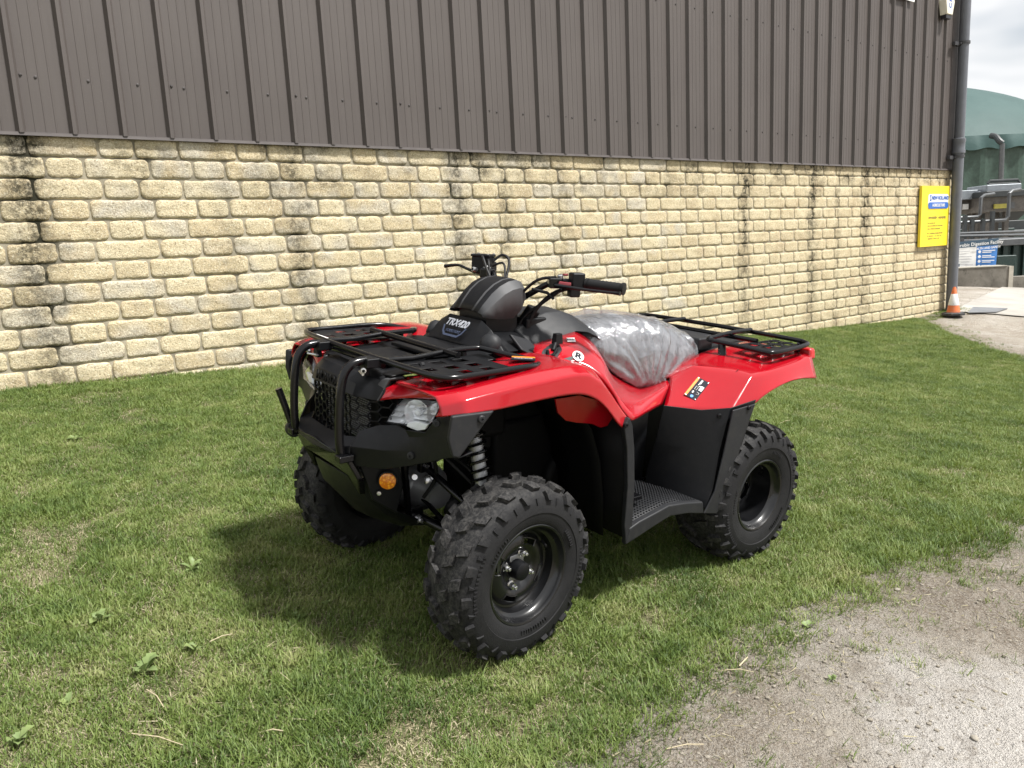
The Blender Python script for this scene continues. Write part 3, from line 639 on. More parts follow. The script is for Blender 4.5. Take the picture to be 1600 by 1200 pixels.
# ---- wheels and tyres
t_t = NT('tyre_rubber'); v = t_t.coord(); pos = t_t.n('ShaderNodeNewGeometry').outputs['Position']
tr = t_t.n('ShaderNodeSeparateXYZ', {0: v}); rad_ = t_t.math('SQRT', t_t.math('ADD', t_t.math('POWER', tr.outputs[0], 2.0), t_t.math('POWER', tr.outputs[2], 2.0)))
tread = t_t.n('ShaderNodeMapRange', {0: rad_, 1: .255, 2: .30, 3: .05, 4: 1.0}).outputs[0]
mud = t_t.math('MULTIPLY', tread, t_t.ramp(t_t.noise(v, 75, 4, .8), [(.42, 0.0), (.66, .8)]))
c = t_t.mix(mud, t_t.ramp(t_t.noise(v, 20, 4), [(.3, (.008, .008, .009)), (.7, (.014, .014, .015))]), (.085, .081, .076))
t_t.bsdf(Base_Color=c, Roughness=.72, Specular_IOR_Level=.3, Normal=t_t.bump(t_t.noise(v, 160, 5, .7), .5, .003))
m_tyre = t_t.m
CARC = [(.289, 0), (.2865, .045), (.281, .066), (.272, .082), (.258, .093), (.240, .0995), (.222, .1015)]
def carc(t, ws):
    P = [(r, w * ws) for r, w in CARC]; acc = 0
    for (r0, w0), (r1, w1) in zip(P, P[1:]):
        l = math.hypot(r1 - r0, w1 - w0)
        if t <= acc + l or (r1, w1) == P[-1]:
            f = (t - acc) / l; nr, nw = (w1 - w0) / l, -(r1 - r0) / l; return r0 + (r1 - r0) * f, w0 + (w1 - w0) * f, nr, nw
        acc += l
def tyre_mesh(width, rimr, seed, rear):
    ws = width / .203; m = MB(); half = [(r, w * ws) for r, w in CARC] + [(.212, .1035 * ws), (.2095, .1035 * ws), (.208, .1010 * ws), (.195, .100 * ws), (rimr + .016, .095 * ws), (rimr + .004, .090 * ws), (rimr - .004, .082 * ws)]
    prof = [(r, -w) for r, w in half[::-1]] + half[1:]
    m.lathe(prof, (0, 0, 0), (0, 1, 0), 72, up=(1, 0, 0))
    rr = random.Random(seed)
    def lug(th, sgn, tset, h):
        """tset: stations (t, circumferential start, end)"""
        b = len(m.v); k = len(tset)
        for j, (t, c0, c1) in enumerate(tset):
            r, w, nr, nw = carc(t, ws)
            for hh, sh in ((-.004, 0), (h, .004)):
                for cc in (c0 + sh, c1 - sh):
                    a = th + cc / .29; ee = (1 if 0 < j < k - 1 or hh < 0 else .0)
                    R_ = r + nr * hh; W_ = (w + nw * hh) * sgn
                    m.v.append((R_ * math.cos(a), W_, R_ * math.sin(a)))
        for j in range(k - 1):
            o = b + j * 4; q = o + 4
            for f in ((o + 2, o + 3, q + 3, q + 2), (o, o + 2, q + 2, q), (o + 3, o + 1, q + 1, q + 3)): m.f.append(f); m.mi.append(0)
        for o in (b, b + (k - 1) * 4): m.f.append((o, o + 1, o + 3, o + 2)); m.mi.append(0)
    N = 17; half_t = .128 * (ws * .82 + .18)
    for i in range(N):
        for sgn in (1, -1):
            th = 2 * math.pi * (i + (.5 if sgn < 0 else 0)) / N; p = 2 * math.pi * .29 / N
            if not rear:
                lug(th, sgn, [(.006, -.020, .018), (.024, -.012, .028), (.040 * ws, -.002, .036)], .015)
                lug(th + .5 * p / .29, sgn, [(.048 * ws, -.026, .014), (.062 * ws, -.020, .022), (.078 * ws, -.012, .026)], .015)
                lug(th, sgn, [(.086 * ws, -.021, .018), (.100 * ws, -.017, .021), (.113 * ws, -.012, .020)], .013)
                lug(th + .5 * p / .29, sgn, [(.104 * ws, -.010, .010), (.114 * ws, -.010, .004), (.126 * ws, -.008, -.001)], .005)
            else:
                lug(th, sgn, [(.004, -.026, .010), (.035, -.010, .024), (.066, .004, .036)], .017)
                lug(th + .5 * p / .29, sgn, [(.060, -.018, .014), (.085, -.016, .016), (.105, -.014, .016)], .018)
                lug(th, sgn, [(.098, -.018, .018), (.115, -.017, .018), (.132, -.014, .014)], .015)
                lug(th + .5 * p / .29, sgn, [(.125, -.010, .012), (.138, -.008, .010), (.150, -.004, .008)], .006)
    # raised sidewall figures
    for arc0, cnt, rr_ in ((.9, 9, .190), (2.9, 7, .190), (4.7, 11, .190), (.2, 14, .233), (3.4, 14, .233)):
        for k in range(cnt):
            a = arc0 + k * .058; wd = rr.uniform(.35, .9)
            y0 = .1000 * ws if rr_ < .2 else .1005 * ws
            c_, s_ = math.cos(a), math.sin(a); M_ = Matrix(((c_, 0, -s_), (0, 1, 0), (s_, 0, c_)))
            m.box((rr_ * c_, y0, rr_ * s_), (.013, .0045, .007 * wd), rot=M_)
    return m.mesh('tyre', m_tyre, smooth=38)
def rim_mesh(fr, depth, width):
    """fr flange radius, depth of the disc behind the flange, axis +y outwards, flange at y=0"""
    m = MB(); br = fr - .030
    m.lathe([(fr - .006, -.012), (fr + .001, -.007), (fr + .002, -.001), (fr - .003, .003), (fr - .009, .001), (fr - .013, -.008), (fr - .016, -.020), (fr - .022, -.027), (br, -.032), (br - .003, -depth + .010), (br - .008, -depth), (br - .016, -depth - .002)], (0, 0, 0), (0, 1, 0), 64, up=(1, 0, 0))
    m.lathe([(br - .003, -depth + .008), (br + .004, -width * .8), (fr - .004, -width * .92), (fr - .002, -width * .93)], (0, 0, 0), (0, 1, 0), 48, up=(1, 0, 0))
    # disc with four openings
    rings = [(br - .015, -depth - .002), (br - .030, -depth + .010), (br - .052, -depth + .014), (.068, -depth + .008), (.060, -depth - .002), (.050, -depth - .008), (.012, -depth - .008)]
    b = len(m.v); n = 64
    for r, y in rings:
        for k in range(n): a = 2 * math.pi * k / n; m.v.append((r * math.cos(a), y, r * math.sin(a)))
    for i in range(len(rings) - 1):
        for k in range(n):
            ph = (k + 4) % 16
            if i == 1 and ph in (5, 6, 7, 8, 9, 10): continue
            m.f.append((b + i * n + k, b + i * n + (k + 1) % n, b + (i + 1) * n + (k + 1) % n, b + (i + 1) * n + k)); m.mi.append(0)
    for q in range(4):   # folded rims of the openings
        k0 = q * 16 + 1; ra, rb = rings[1], rings[2]
        pts = [(ra[0], ra[1], k0 + j) for j in range(7)] + [(rb[0], rb[1], k0 + j) for j in range(6, -1, -1)]
        P = [(r * math.cos(2 * math.pi * k / n), y, r * math.sin(2 * math.pi * k / n)) for r, y, k in pts]
        m.tube(P, .0032, 6, closed=True)
    return m
tyres = {False: tyre_mesh(.203, .162, 3, False), True: tyre_mesh(.252, .148, 5, True)}
rims = {False: rim_mesh(.1685, .058, .185).mesh('wheel', m_rimm, smooth=40), True: rim_mesh(.155, .125, .23).mesh('wheel', m_rimm, smooth=40)}
capm = MB().lathe([(.0, .040), (.022, .040), (.029, .036), (.031, .028), (.033, .0), (.040, -.002)], (0, 0, 0), (0, 1, 0), 28).mesh('hub_cap', m_black, smooth=40)
nm = MB(); nm.lathe([(.0155, -.002), (.0155, .004), (.0105, .006)], (0, 0, 0), (0, 1, 0), 14); nm.prism([(.0108 * math.cos(R(60 * k)), .004, .0108 * math.sin(R(60 * k))) for k in range(6)], (0, .015, 0)); nm.lathe([(.0055, .018), (.0055, .030), (.004, .031), (0, .031)], (0, 0, 0), (0, 1, 0), 10)
nutm = nm.mesh('wheel_nut', m_steel, smooth=30)
valm = MB().tube([(0, 0, 0), (.004, .012, 0), (.010, .030, 0)], [.006, .0055, .0035], 10).mesh('valve_stem', m_rubber)
for (x, sg, rear, steer) in ((0, 1, False, 4), (0, -1, False, 4), (-1.264, 1, True, 0), (-1.264, -1, True, 0)):
    w = bpy.data.objects.new('wheel', rims[rear]); COL.objects.link(w); w.parent = quad; w.location = (x, .592 * sg, .288)
    w.rotation_euler = (0, 0, R(steer) + (math.pi if sg < 0 else 0))
    spin = Matrix.Rotation(R(23 if x == 0 else 61), 4, 'Y') if sg > 0 else Matrix.Rotation(R(10), 4, 'Y')
    def sub(name, me, loc=(0, 0, 0), rot=None):
        o = bpy.data.objects.new(name, me); COL.objects.link(o); o.parent = w; o.matrix_local = spin @ Matrix.Translation(loc) @ (rot or Matrix.Identity(4)); return o
    dep = .125 if rear else .058
    sub('tyre', tyres[rear], (0, .012 - (.252 if rear else .203) / 2, 0))
    sub('hub_cap', capm, (0, -dep - .006, 0))
    for k in range(4): sub('wheel_nut', nutm, (.056 * math.cos(R(45 + 90 * k)), -dep - .006, .056 * math.sin(R(45 + 90 * k))))
    sub('valve_stem', valm, (-.118, -.045 if not rear else -.05, .03))

# ---- front fenders
FS = [(.300, [(.27, .888), (.42, .892), (.492, .888), (.512, .862), (.520, .835)]),
      (.245, [(.26, .893), (.43, .899), (.512, .900), (.556, .884), (.570, .846)]),
      (.15, [(.25, .898), (.43, .910), (.520, .911), (.566, .897), (.577, .846)]),
      (.02, [(.24, .905), (.43, .922), (.520, .925), (.569, .906), (.577, .853)]),
      (-.10, [(.24, .915), (.43, .932), (.520, .933), (.570, .914), (.577, .858)]),
      (-.19, [(.25, .930), (.43, .938), (.520, .936), (.570, .920), (.577, .856)]),
      (-.245, [(.27, .935), (.43, .937), (.518, .933), (.569, .910), (.577, .840)]),
      (-.30, [(.30, .925), (.43, .925), (.515, .916), (.567, .880), (.575, .812)]),
      (-.36, [(.33, .885), (.43, .880), (.508, .868), (.562, .824), (.572, .756)]),
      (-.41, [(.36, .835), (.44, .830), (.502, .815), (.556, .772), (.568, .703)]),
      (-.455, [(.40, .775), (.46, .770), (.500, .760), (.548, .735), (.562, .698)])]
m = MB().grid([[(x, y, z) for y, z in hp] for x, hp in FS]); pair('front_fender', m, m_red, solid=.006, sub=3, crease=.80)
# inner liner of the front wheel arch
LS = [(.22, .80), (.10, .815), (-.05, .825), (-.20, .815), (-.30, .77), (-.38, .68), (-.435, .55), (-.465, .40), (-.475, .255)]
m = MB().grid([[(x, y, z) for y in (.19, .30, .40, .455)] for x, z in LS]); pair('wheel_arch_liner', m, m_deep, solid=.004)
# lower red lip behind the wheel, seen under the fender
ri = [(-0.159,0.5,0.824), (-0.265,0.5,0.824), (-0.361,0.5,0.794), (-0.436,0.5,0.729), (-0.473,0.5,0.681), (-0.445,0.47,0.685), (-0.417,0.46,0.68), (-0.375,0.46,0.7), (-0.297,0.46,0.716), (-0.248,0.46,0.73), (-0.192,0.48,0.77)]
pair('fender_inner_lip', MB().prism(ri, (0, -.006, 0)), m_red)
# red brow over each headlight
br = [(0.329,0.2,0.815), (0.311,0.265,0.837), (0.283,0.36,0.854), (0.254,0.455,0.863), (0.305,0.5,0.834)]
bt = [(0.308,0.22,0.859), (0.268,0.28,0.883), (0.275,0.4,0.898), (0.264,0.5,0.891), (.302, .520, .838)]
bi = [(.25, .22, .885), (.22, .27, .893), (.22, .36, .897), (.255, .49, .900), (.27, .515, .86)]
m = MB().grid([br, bt, bi]); pair('headlight_brow', m, m_red, solid=.005, sub=2, crease=.65)

pair('brow_seam', MB().tube([tuple(Vector(p) + Vector((.001, .001, .0025))) for p in ((0.264,0.5,0.891), (0.281,0.503,0.869), (0.305,0.503,0.834))], .0016, 6), m_deep)
# ---- nose, grille, headlights
NS = [(.0, [(.30, .905), (.36, .900), (.392, .880), (.402, .835)]), (.08, [(.30, .905), (.358, .899), (.388, .878), (.399, .835)]), (.15, [(.285, .903), (.345, .893), (.372, .868), (.386, .828)]), (.195, [(.27, .898), (.318, .884), (.338, .858), (.344, .818)]), (.225, [(.24, .893), (.285, .878), (.308, .850), (.316, .815)])]
rows = [[(x, -y, z) for x, z in hp] for y, hp in NS[:0:-1]] + [[(x, y, z) for x, z in hp] for y, hp in NS]
MB().grid(rows).build('nose_panel', m_black, quad, solid=.006, bevel=.008, smooth=30)
text_mesh('nose_lettering', 'HONDA', .040, m_deep, quad, frame_mtx((.3985, .0, .857), (0, 1, 0), (-.22, 0, 1)), .002, bold=.0016, space=1.12)
# shoulder pieces between nose and red brow
sh = [(0.331,0.195,0.816), (0.324,0.2,0.87), (.312, .205, .885), (.27, .225, .898)]
sh2 = [(0.333,0.215,0.818), (0.307,0.222,0.864), (.298, .235, .891), (.255, .25, .896)]
pair('nose_shoulder', MB().grid([sh, sh2]), m_stripe, solid=.010, bevel=.005)
def gx(y, z):
    a = abs(y); b_ = .386 - .02 * (.835 - z) if a < .14 else .386 - (a - .14) * .92 - .02 * (.835 - z)
    return b_
m = MB(); hs = .0185; cols = 17
done = set()
for i in range(-9, 10):
    for j in range(0, 7):
        cy = i * hs * 1.5; cz = .812 - j * hs * 1.732 - (hs * .866 if i % 2 else 0)
        if cz < .668 or abs(cy) > .245: continue
        pts = [(cy + hs * math.cos(R(60 * k)), cz + hs * math.sin(R(60 * k))) for k in range(6)]
        for k in range(6):
            a, b_ = pts[k], pts[(k + 1) % 6]; key = tuple(sorted(((round(a[0], 3), round(a[1], 3)), (round(b_[0], 3), round(b_[1], 3)))))
            if key in done: continue
            done.add(key); A = Vector((gx(*a), a[0], a[1])); C_ = Vector((gx(*b_), b_[0], b_[1])); d = (C_ - A).normalized(); nn = Vector((1, 0, 0)).cross(d).normalized() * .0022
            q = [A - nn, A + nn, C_ + nn, C_ - nn]; m.hexa([p + Vector((-.006, 0, 0)) for p in q], q)
m.build('grille', m_black, quad, smooth=0)
MB().box((.27, 0, .75), (.10, .40, .20)).box((.31, 0, .74), (.02, .36, .17)).build('radiator', m_deep, quad)
rib = MB()
for k in range(22): rib.box((.322, 0, .665 + k * .0075), (.006, .30, .002))
rib.build('radiator_fins', m_alu, quad, smooth=0)
# bumper cowl: lower frame round the grille
LF = [(.0, [(.402, .690), (.425, .672), (.452, .655), (.455, .640), (.42, .620)]), (.13, [(.398, .695), (.42, .680), (.445, .662), (.447, .645), (.41, .620)]), (.19, [(.36, .700), (.385, .692), (.415, .680), (.418, .655), (.38, .62)])]
rows = [[(x, -y, z) for x, z in hp] for y, hp in LF[:0:-1]] + [[(x, y, z) for x, z in hp] for y, hp in LF]
MB().grid(rows).build('grille_ledge', m_black, quad, solid=.006, bevel=.006)
# bumper wings
W0 = [(0.421,0.195,0.675), (0.389,0.195,0.726), (0.334,0.225,0.773), (.27, .235, .765)]          # inner edge: lower front, upper front, behind lamp
wing = MB()
top = [(0.339,0.235,0.747), (0.307,0.29,0.756), (0.311,0.345,0.754), (0.288,0.42,0.761), (0.282,0.475,0.821), (0.263,0.53,0.835), (0.14,0.565,0.841)]
edg = [(0.389,0.195,0.726), (0.341,0.27,0.723), (0.298,0.35,0.731), (0.285,0.43,0.749), (0.275,0.49,0.785), (0.27,0.54,0.804), (0.163,0.568,0.826)]
mid = [(0.416,0.19,0.677), (0.347,0.28,0.677), (0.304,0.36,0.691), (0.286,0.44,0.714), (0.272,0.5,0.74), (0.276,0.545,0.764), (0.216,0.568,0.77)]
bot = [(0.401,0.185,0.609), (0.341,0.27,0.612), (0.303,0.36,0.642), (0.281,0.44,0.673), (0.268,0.505,0.701), (0.273,0.545,0.714), (0.265,0.565,0.716)]
bck = [(p[0] - .06, p[1] - .01, p[2] + .004) for p in bot]
wing.grid([top, edg, mid, bot, bck]); pair('bumper_wing', wing, m_black, solid=.006, bevel=.006, smooth=24)
ep = [(0.301,0.578,0.85), (0.155,0.584,0.848), (0.224,0.584,0.776), (0.273,0.58,0.722), (0.292,0.572,0.727), (0.307,0.57,0.783)]
pair('wing_end_panel', MB().prism(ep, (-.008, -.020, 0)), m_grey, bevel=.006)
def bolt(m, c_, d, r=.011):
    d = Vector(d).normalized(); m.lathe([(r, -.002), (r, .003), (r * .8, .006), (r * .35, .0065), (r * .3, .003), (0, .003)], c_, d, 12)
for c_, d in (((0.295,0.492,0.809), (.6, .8, .1)), ((0.203,0.585,0.83), (.1, 1, 0)), ((0.305,0.37,0.678), (.8, .6, 0))):
    m = MB(); bolt(m, c_, d, .012); pair('trim_clip', m, m_grey)
# headlights
H = [(0.326,0.232,0.748), (0.294,0.275,0.832), (0.266,0.37,0.846), (0.256,0.452,0.855), (0.271,0.452,0.822), (0.285,0.415,0.767), (0.297,0.385,0.758), (0.303,0.335,0.76)]
Hc = Vector((.322, .345, .798))
m = MB(); n = len(H); inner = [Vector(p).lerp(Hc, .30) + Vector((.010, .006, .002)) for p in H]
m.grid([H, inner], closed=True); m.add(inner, [tuple(range(n))])
t_l = NT('lamp_glass'); g = t_l.n('ShaderNodeBsdfGlossy', {'Color': (.95, .97, 1, 1), 'Roughness': .03}); tp = t_l.n('ShaderNodeBsdfTransparent', {'Color': (.95, .96, .97, 1)}); fr = t_l.n('ShaderNodeLayerWeight', {'Blend': .5}); mx = t_l.n('ShaderNodeMixShader', {0: t_l.math('ADD', t_l.math('MULTIPLY', t_l.math('POWER', fr.outputs['Facing'], 4.0), .5), .05), 1: tp.outputs[0], 2: g.outputs[0]}); t_l.t.links.new(mx.outputs[0], t_l.out.inputs[0])
m_chrome = plastic('lamp_chrome', (.93, .95, .98), .10, metallic=.40, bump=.0, var=.03); m_lens = plastic('lamp_frost', (.75, .78, .80), .25, bump=.0)
def lamp(sg):
    f = (lambda q: q) if sg > 0 else mir
    hl = f(MB().grid([[tuple(Vector(p) + Vector((-.010, -.006, 0))) for p in H], [tuple(Vector(p) + Vector((-.06, -.03, 0))) for p in H]], closed=True)).build('headlight', m_deep, quad, smooth=30)
    r = MB()
    bk = [Vector(p) + Vector((-.045, -.030, 0)) for p in H]; r.add(bk, [tuple(range(n))])
    c0 = sum((Vector(p) for p in H), Vector()) / n
    # facetted reflector bowls
    for cc, ra in ((c0 + Vector((-.030, -.018, .006)), .034), (c0 + Vector((-.060, .052, .012)), .030)):
        r.lathe([(ra * 1.25, .026), (ra, .016), (ra * .75, .002), (ra * .4, -.006), (.008, -.008)], cc, (.86, .5, .05), 12)
    for k in range(6):
        a = Vector(H[1]).lerp(Vector(H[3]), k / 6 + .05) + Vector((-.014, -.008, -.008)); b2 = Vector(H[0]).lerp(Vector(H[5]), k / 6 + .05) + Vector((-.020, -.012, .006))
        a2 = a + (Vector(H[3]) - Vector(H[1])) / 7; r.add([a + Vector((-.016, 0, 0)), a2, a2 + Vector((-.004, 0, -.030)), a + Vector((-.024, 0, -.028))], [(0, 1, 2, 3)])
    U0, U1, V0, V1 = (Vector(H[k]) for k in (0, 5, 1, 3)); rr_ = random.Random(9)
    for iu in range(7):
        for iv in range(4):
            q_ = []
            for du, dv in ((0, 0), (1, 0), (1, 1), (0, 1)):
                u_, w_ = (iu + du) / 7 * .94 + .03, (iv + dv) / 4 * .92 + .04; p0 = U0.lerp(U1, u_).lerp(V0.lerp(V1, u_), w_); q_.append(p0 + Vector((-.016, -.010, 0)) + Vector((-.016 * dv, -.010 * dv, 0)) + Vector((rr_.uniform(-.005, 0), rr_.uniform(-.004, 0), 0)))
            if (iu, iv) not in ((2, 1), (2, 2)): r.add(q_, [(0, 1, 2, 3)])
    f(r).build('reflector', m_chrome, hl, smooth=0)
    bl = MB().lathe([(.011, .0), (.011, .022), (.006, .028), (0, .029)], c0 + Vector((-.036, -.022, .006)), (.86, .5, .05), 14); f(bl).build('bulb', m_lens, hl)
    lo = MB().prism([tuple(Vector(p) + Vector((-.003, -.002, 0))) for p in (H[7], H[6], H[5], (0.285,0.43,0.787), (0.294,0.38,0.786), (0.301,0.34,0.773))], (-.012, -.008, 0)); f(lo).build('position_lamp', m_lens, hl, bevel=.003)
    f(m).build('lens', t_l.m, hl, smooth=40)
lamp(1); lamp(-1)

# ---- bull bar, bumper plate, skid plate
for sg in (1, -1):
    MB().tube([(.436, .170 * sg, .640), (.442, .170 * sg, .70), (.440, .170 * sg, .80), (.432, .170 * sg, .875), (.418, .170 * sg, .915), (.390, .170 * sg, .937), (.350, .170 * sg, .942)], .0140, 14, smooth=4).build('bumper_tube', m_tube, quad)
    mm = MB().box((.335, .170 * sg, .936), (.05, .062, .030)).box((.352, .170 * sg, .915), (.02, .030, .040)); mm.build('tube_clamp', m_black, quad, bevel=.004)
    mm = MB(); mm.lathe([(.009, 0), (.009, .012), (.005, .013)], (.372, .196 * sg, .918), (.4, .9 * sg, 0), 10); mm.tube([(.36, .15 * sg, .905), (.375, .20 * sg, .905)], .004, 8); mm.build('clamp_bolt', m_steel, quad)
    MB().box((.432, .182 * sg, .640), (.050, .040, .022)).build('tube_foot', m_tube, quad, bevel=.004)
pf = [(.455, .0, .668), (.450, .165, .655), (.430, .192, .635), (.395, .200, .565), (.372, .168, .500), (.40, .13, .560), (.438, .10, .600), (.452, 0, .612)]
front = pf + [(x, -y, z) for x, y, z in pf[-2:0:-1]]
MB().prism([(x, y, z) for x, y, z in front], (-.022, 0, -.004)).build('bumper_plate', m_tube, quad, bevel=.005, smooth=25)
sk_ = [(.0, [(.400, .560), (.375, .470), (.300, .375), (.180, .315), (.0, .285)]), (.10, [(.398, .560), (.372, .475), (.292, .38), (.175, .32), (.0, .29)]), (.165, [(.375, .540), (.345, .48), (.270, .405), (.165, .345), (.0, .31)]), (.185, [(.355, .560), (.325, .50), (.26, .43), (.16, .37), (.0, .33)])]
rows = [[(x, -y, z) for x, z in hp] for y, hp in sk_[:0:-1]] + [[(x, y, z) for x, z in hp] for y, hp in sk_]
MB().grid(rows).build('skid_plate', m_black, quad, solid=.005, bevel=.005)
# side brackets below the wings, indicator reflectors
bp = [(.385, .186, .620), (.255, .215, .610), (.235, .215, .520), (.255, .205, .420), (.335, .190, .480)]
pair('side_cover', MB().prism(bp, (0, -.012, 0)), m_black, bevel=.005)
t_a = NT('amber_lens'); v = t_a.coord(); sp = t_a.n('ShaderNodeTexVoronoi', {'Vector': v, 'Scale': 120.0})
t_a.bsdf(Base_Color=t_a.ramp(sp.outputs['Distance'], [(.1, (.95, .42, .02)), (.6, (.62, .17, .006))]), Roughness=.15, Coat_Weight=.6, Normal=t_a.bump(sp.outputs['Distance'], .4, .002))
for sg in (1, -1):
    am = MB().lathe([(.0, .011), (.020, .0105), (.0265, .008), (.028, .0)], (.302, .226 * sg, .553), (.62, .78 * sg, 0), 28); am.build('side_reflector', t_a.m, quad, smooth=50)
    am = MB().lathe([(.0305, -.006), (.0305, .003), (.028, .004)], (.302, .226 * sg, .553), (.62, .78 * sg, 0), 28); am.build('reflector_rim', m_black, quad)
    am = MB(); bolt(am, (.322, .205 * sg, .508), (.5, .85 * sg, 0), .0085); am.build('cover_bolt', m_steel, quad)
MB().tube([(0.43,-0.335,0.757), (0.408,-0.325,0.682), (0.391,-0.3,0.604)], .0125, 12).build('side_guard_tube', m_tube, quad)
MB().lathe([(.0, -.03), (.026, -.03), (.030, -.022), (.030, .022), (.026, .03), (0, .03)], (.385, -.315, .605), (.3, 1, .2), 18).build('tow_bush', m_rubber, quad)

# ---- suspension, axle housings, engine mass
for sg in (1, -1):
    S = lambda *p: (p[0], p[1] * sg, p[2])
    sa, sb = Vector(S(.020, .285, .745)), Vector(S(.018, .372, .470)); d = sb - sa
    sh_ = MB().tube([sa + d * .06, sa + d * .30], .017, 14).tube([sa + d * .28, sa + d * .93], .024, 16).lathe([(.0, -.012), (.018, -.012), (.018, .012), (0, .012)], sb, (1, 0, 0), 14).lathe([(.0, -.012), (.018, -.012), (.018, .012), (0, .012)], sa, (1, 0, 0), 14)
    so = sh_.build('shock_absorber', m_alu, quad)
    u = d.normalized().orthogonal().normalized(); w_ = d.normalized().cross(u); hp = []
    for k in range(0, 8 * 16 + 1):
        a = 2 * math.pi * k / 16; hp.append(sa + d * (.10 + .78 * k / (8 * 16)) + (u * math.cos(a) + w_ * math.sin(a)) * .034)
    MB().tube(hp, .0052, 7).build('spring', m_tube, so)
    MB().lathe([(.026, 0), (.038, .003), (.038, .010), (.026, .012)], sa + d * .08, d, 20).lathe([(.026, 0), (.038, .003), (.038, .010), (.026, .012)], sa + d * .87, d, 20).build('spring_seat', m_black, so)
    MB().tube([S(.135, .150, .365), S(.085, .30, .335), S(.010, .475, .255)], .0165, 12, smooth=4).tube([S(-.125, .150, .365), S(-.06, .32, .33), S(.000, .475, .255)], .0165, 12, smooth=4).box(S(.03, .33, .335), (.14, .05, .022)).build('lower_wishbone', m_tube, quad)
    MB().tube([S(.115, .155, .545), S(.03, .44, .40)], .0125, 12).tube([S(-.075, .155, .545), S(.03, .44, .40)], .0125, 12).build('upper_wishbone', m_tube, quad)
    MB().tube([S(.01, .475, .245), S(.0, .480, .30), S(.03, .445, .41)], [.024, .034, .020], 12).box(S(0, .50, .29), (.06, .06, .09)).build('steering_knuckle', m_alu, quad, bevel=.006)
    MB().tube([S(.10, .10, .42), S(.095, .44, .315)], .009, 10).build('tie_rod', m_tube, quad)
    bl = [(.047 - .021 * k / 9 + (.006 if k % 2 else 0), .013 * k) for k in range(10)]
    MB().lathe(bl, S(.0, .175, .385), (0, .93 * sg, -.36), 20).build('axle_boot', m_rubber, quad)
    MB().tube([S(0, .28, .345), S(0, .48, .29)], .013, 12).build('drive_shaft', m_tube, quad)
    MB().prism([S(.150 + .011 * math.cos(R(60 * k)), .172, .365 + .011 * math.sin(R(60 * k))) for k in range(6)], (0, .014 * sg, 0)).lathe([(.017, 0), (.017, .003), (.008, .004)], S(.150, .168, .365), (0, sg, 0), 14).lathe([(.006, .014), (.006, .026), (0, .027)], S(.150, .172, .365), (0, sg, 0), 10).build('arm_bolt', m_steel, quad)
    MB().box(S(.150, .148, .372), (.050, .030, .060)).box(S(-.10, .148, .372), (.050, .030, .060)).box(S(.115, .150, .548), (.046, .026, .044)).box(S(-.075, .150, .548), (.046, .026, .044)).build('arm_bracket', m_tube, quad, bevel=.004)
    MB().prism([S(.115 + .009 * math.cos(R(60 * k)), .164, .548 + .009 * math.sin(R(60 * k))) for k in range(6)], (0, .010 * sg, 0)).prism([S(-.075 + .009 * math.cos(R(60 * k)), .164, .548 + .009 * math.sin(R(60 * k))) for k in range(6)], (0, .010 * sg, 0)).build('frame_bolt', m_steel, quad)
    MB().box(S(.135, .165, .590), (.060, .030, .026)).box(S(.060, .160, .585), (.050, .040, .034), taper=.8).lathe([(.016, -.02), (.019, 0), (.016, .02)], S(.095, .185, .585), (1, .2 * sg, 0), 14, caps=True).build('steering_link', m_alu, quad, bevel=.004)
    MB().tube([S(.16, .16, .66), S(.13, .21, .62), S(.10, .20, .52), S(.13, .17, .44)], .007, 8, smooth=5).tube([S(-.02, .17, .66), S(.0, .24, .62), S(-.03, .25, .52), S(-.05, .20, .42)], .008, 8, smooth=5).build('breather_hose', m_rubber, quad)
    MB().tube([S(.06, .20, .60), S(.03, .30, .56), S(.0, .34, .48), S(.02, .40, .42), S(.02, .44, .36)], .006, 8, smooth=5).tube([S(.10, .18, .62), S(.10, .26, .60), S(.04, .33, .52)], .005, 8, smooth=4).build('brake_hose', m_rubber, quad)
    MB().tube([S(.19, .135, .62), S(.17, .14, .36), S(-.2, .15, .27), S(-1.1, .15, .27)], .014, 10).tube([S(.19, .135, .62), S(-.1, .14, .80), S(-.6, .14, .74), S(-1.5, .16, .76)], .014, 10).build('frame_rail', m_tube, quad)
MB().lathe([(.03, -.13), (.055, -.11), (.085, -.06), (.098, -.02), (.098, .03), (.085, .06), (.055, .12), (.045, .16), (0, .16)], (.055, .0, .425), (0, 1, 0), 28).lathe([(.03, -.10), (.07, -.06), (.09, 0), (.07, .07), (.04, .10)], (.05, .02, .43), (1, 0, 0), 24).build('front_differential', m_alu, quad)
MB().lathe([(.0, .012), (.016, .012), (.022, .008), (.024, .0)], (.070, .118, .475), (.45, .85, .25), 16).lathe([(.0, .010), (.010, .010), (.012, .0)], (.12, .095, .49), (.45, .85, .25), 12).build('filler_plug', m_steel, quad)
MB().box((-.42, 0, .45), (.50, .34, .42)).box((-.30, .0, .66), (.55, .30, .22)).box((-.95, 0, .50), (.6, .30, .40)).lathe([(.14, -.21), (.15, -.19), (.15, .19), (.14, .21)], (-.55, 0, .38), (0, 1, 0), 24, caps=True).build('engine', m_deep, quad, bevel=.02)
MB().box((-.02, 0, .70), (.40, .36, .18)).box((.10, 0, .62), (.20, .26, .12)).build('inner_fairing', m_deep, quad, bevel=.02)
MB().lathe([(.05, -.5), (.06, -.46), (.06, .46), (.05, .5)], (-1.264, 0, .288), (0, 1, 0), 16).lathe([(.11, -.09), (.13, -.06), (.13, .06), (.11, .09)], (-1.264, 0, .30), (0, 1, 0), 20, caps=True).build('rear_axle', m_deep, quad)
MB().lathe([(.05, -.26), (.07, -.24), (.07, .24), (.05, .26)], (-1.40, -.20, .58), (1, 0, .1), 18, caps=True).build('silencer', m_deep, quad)

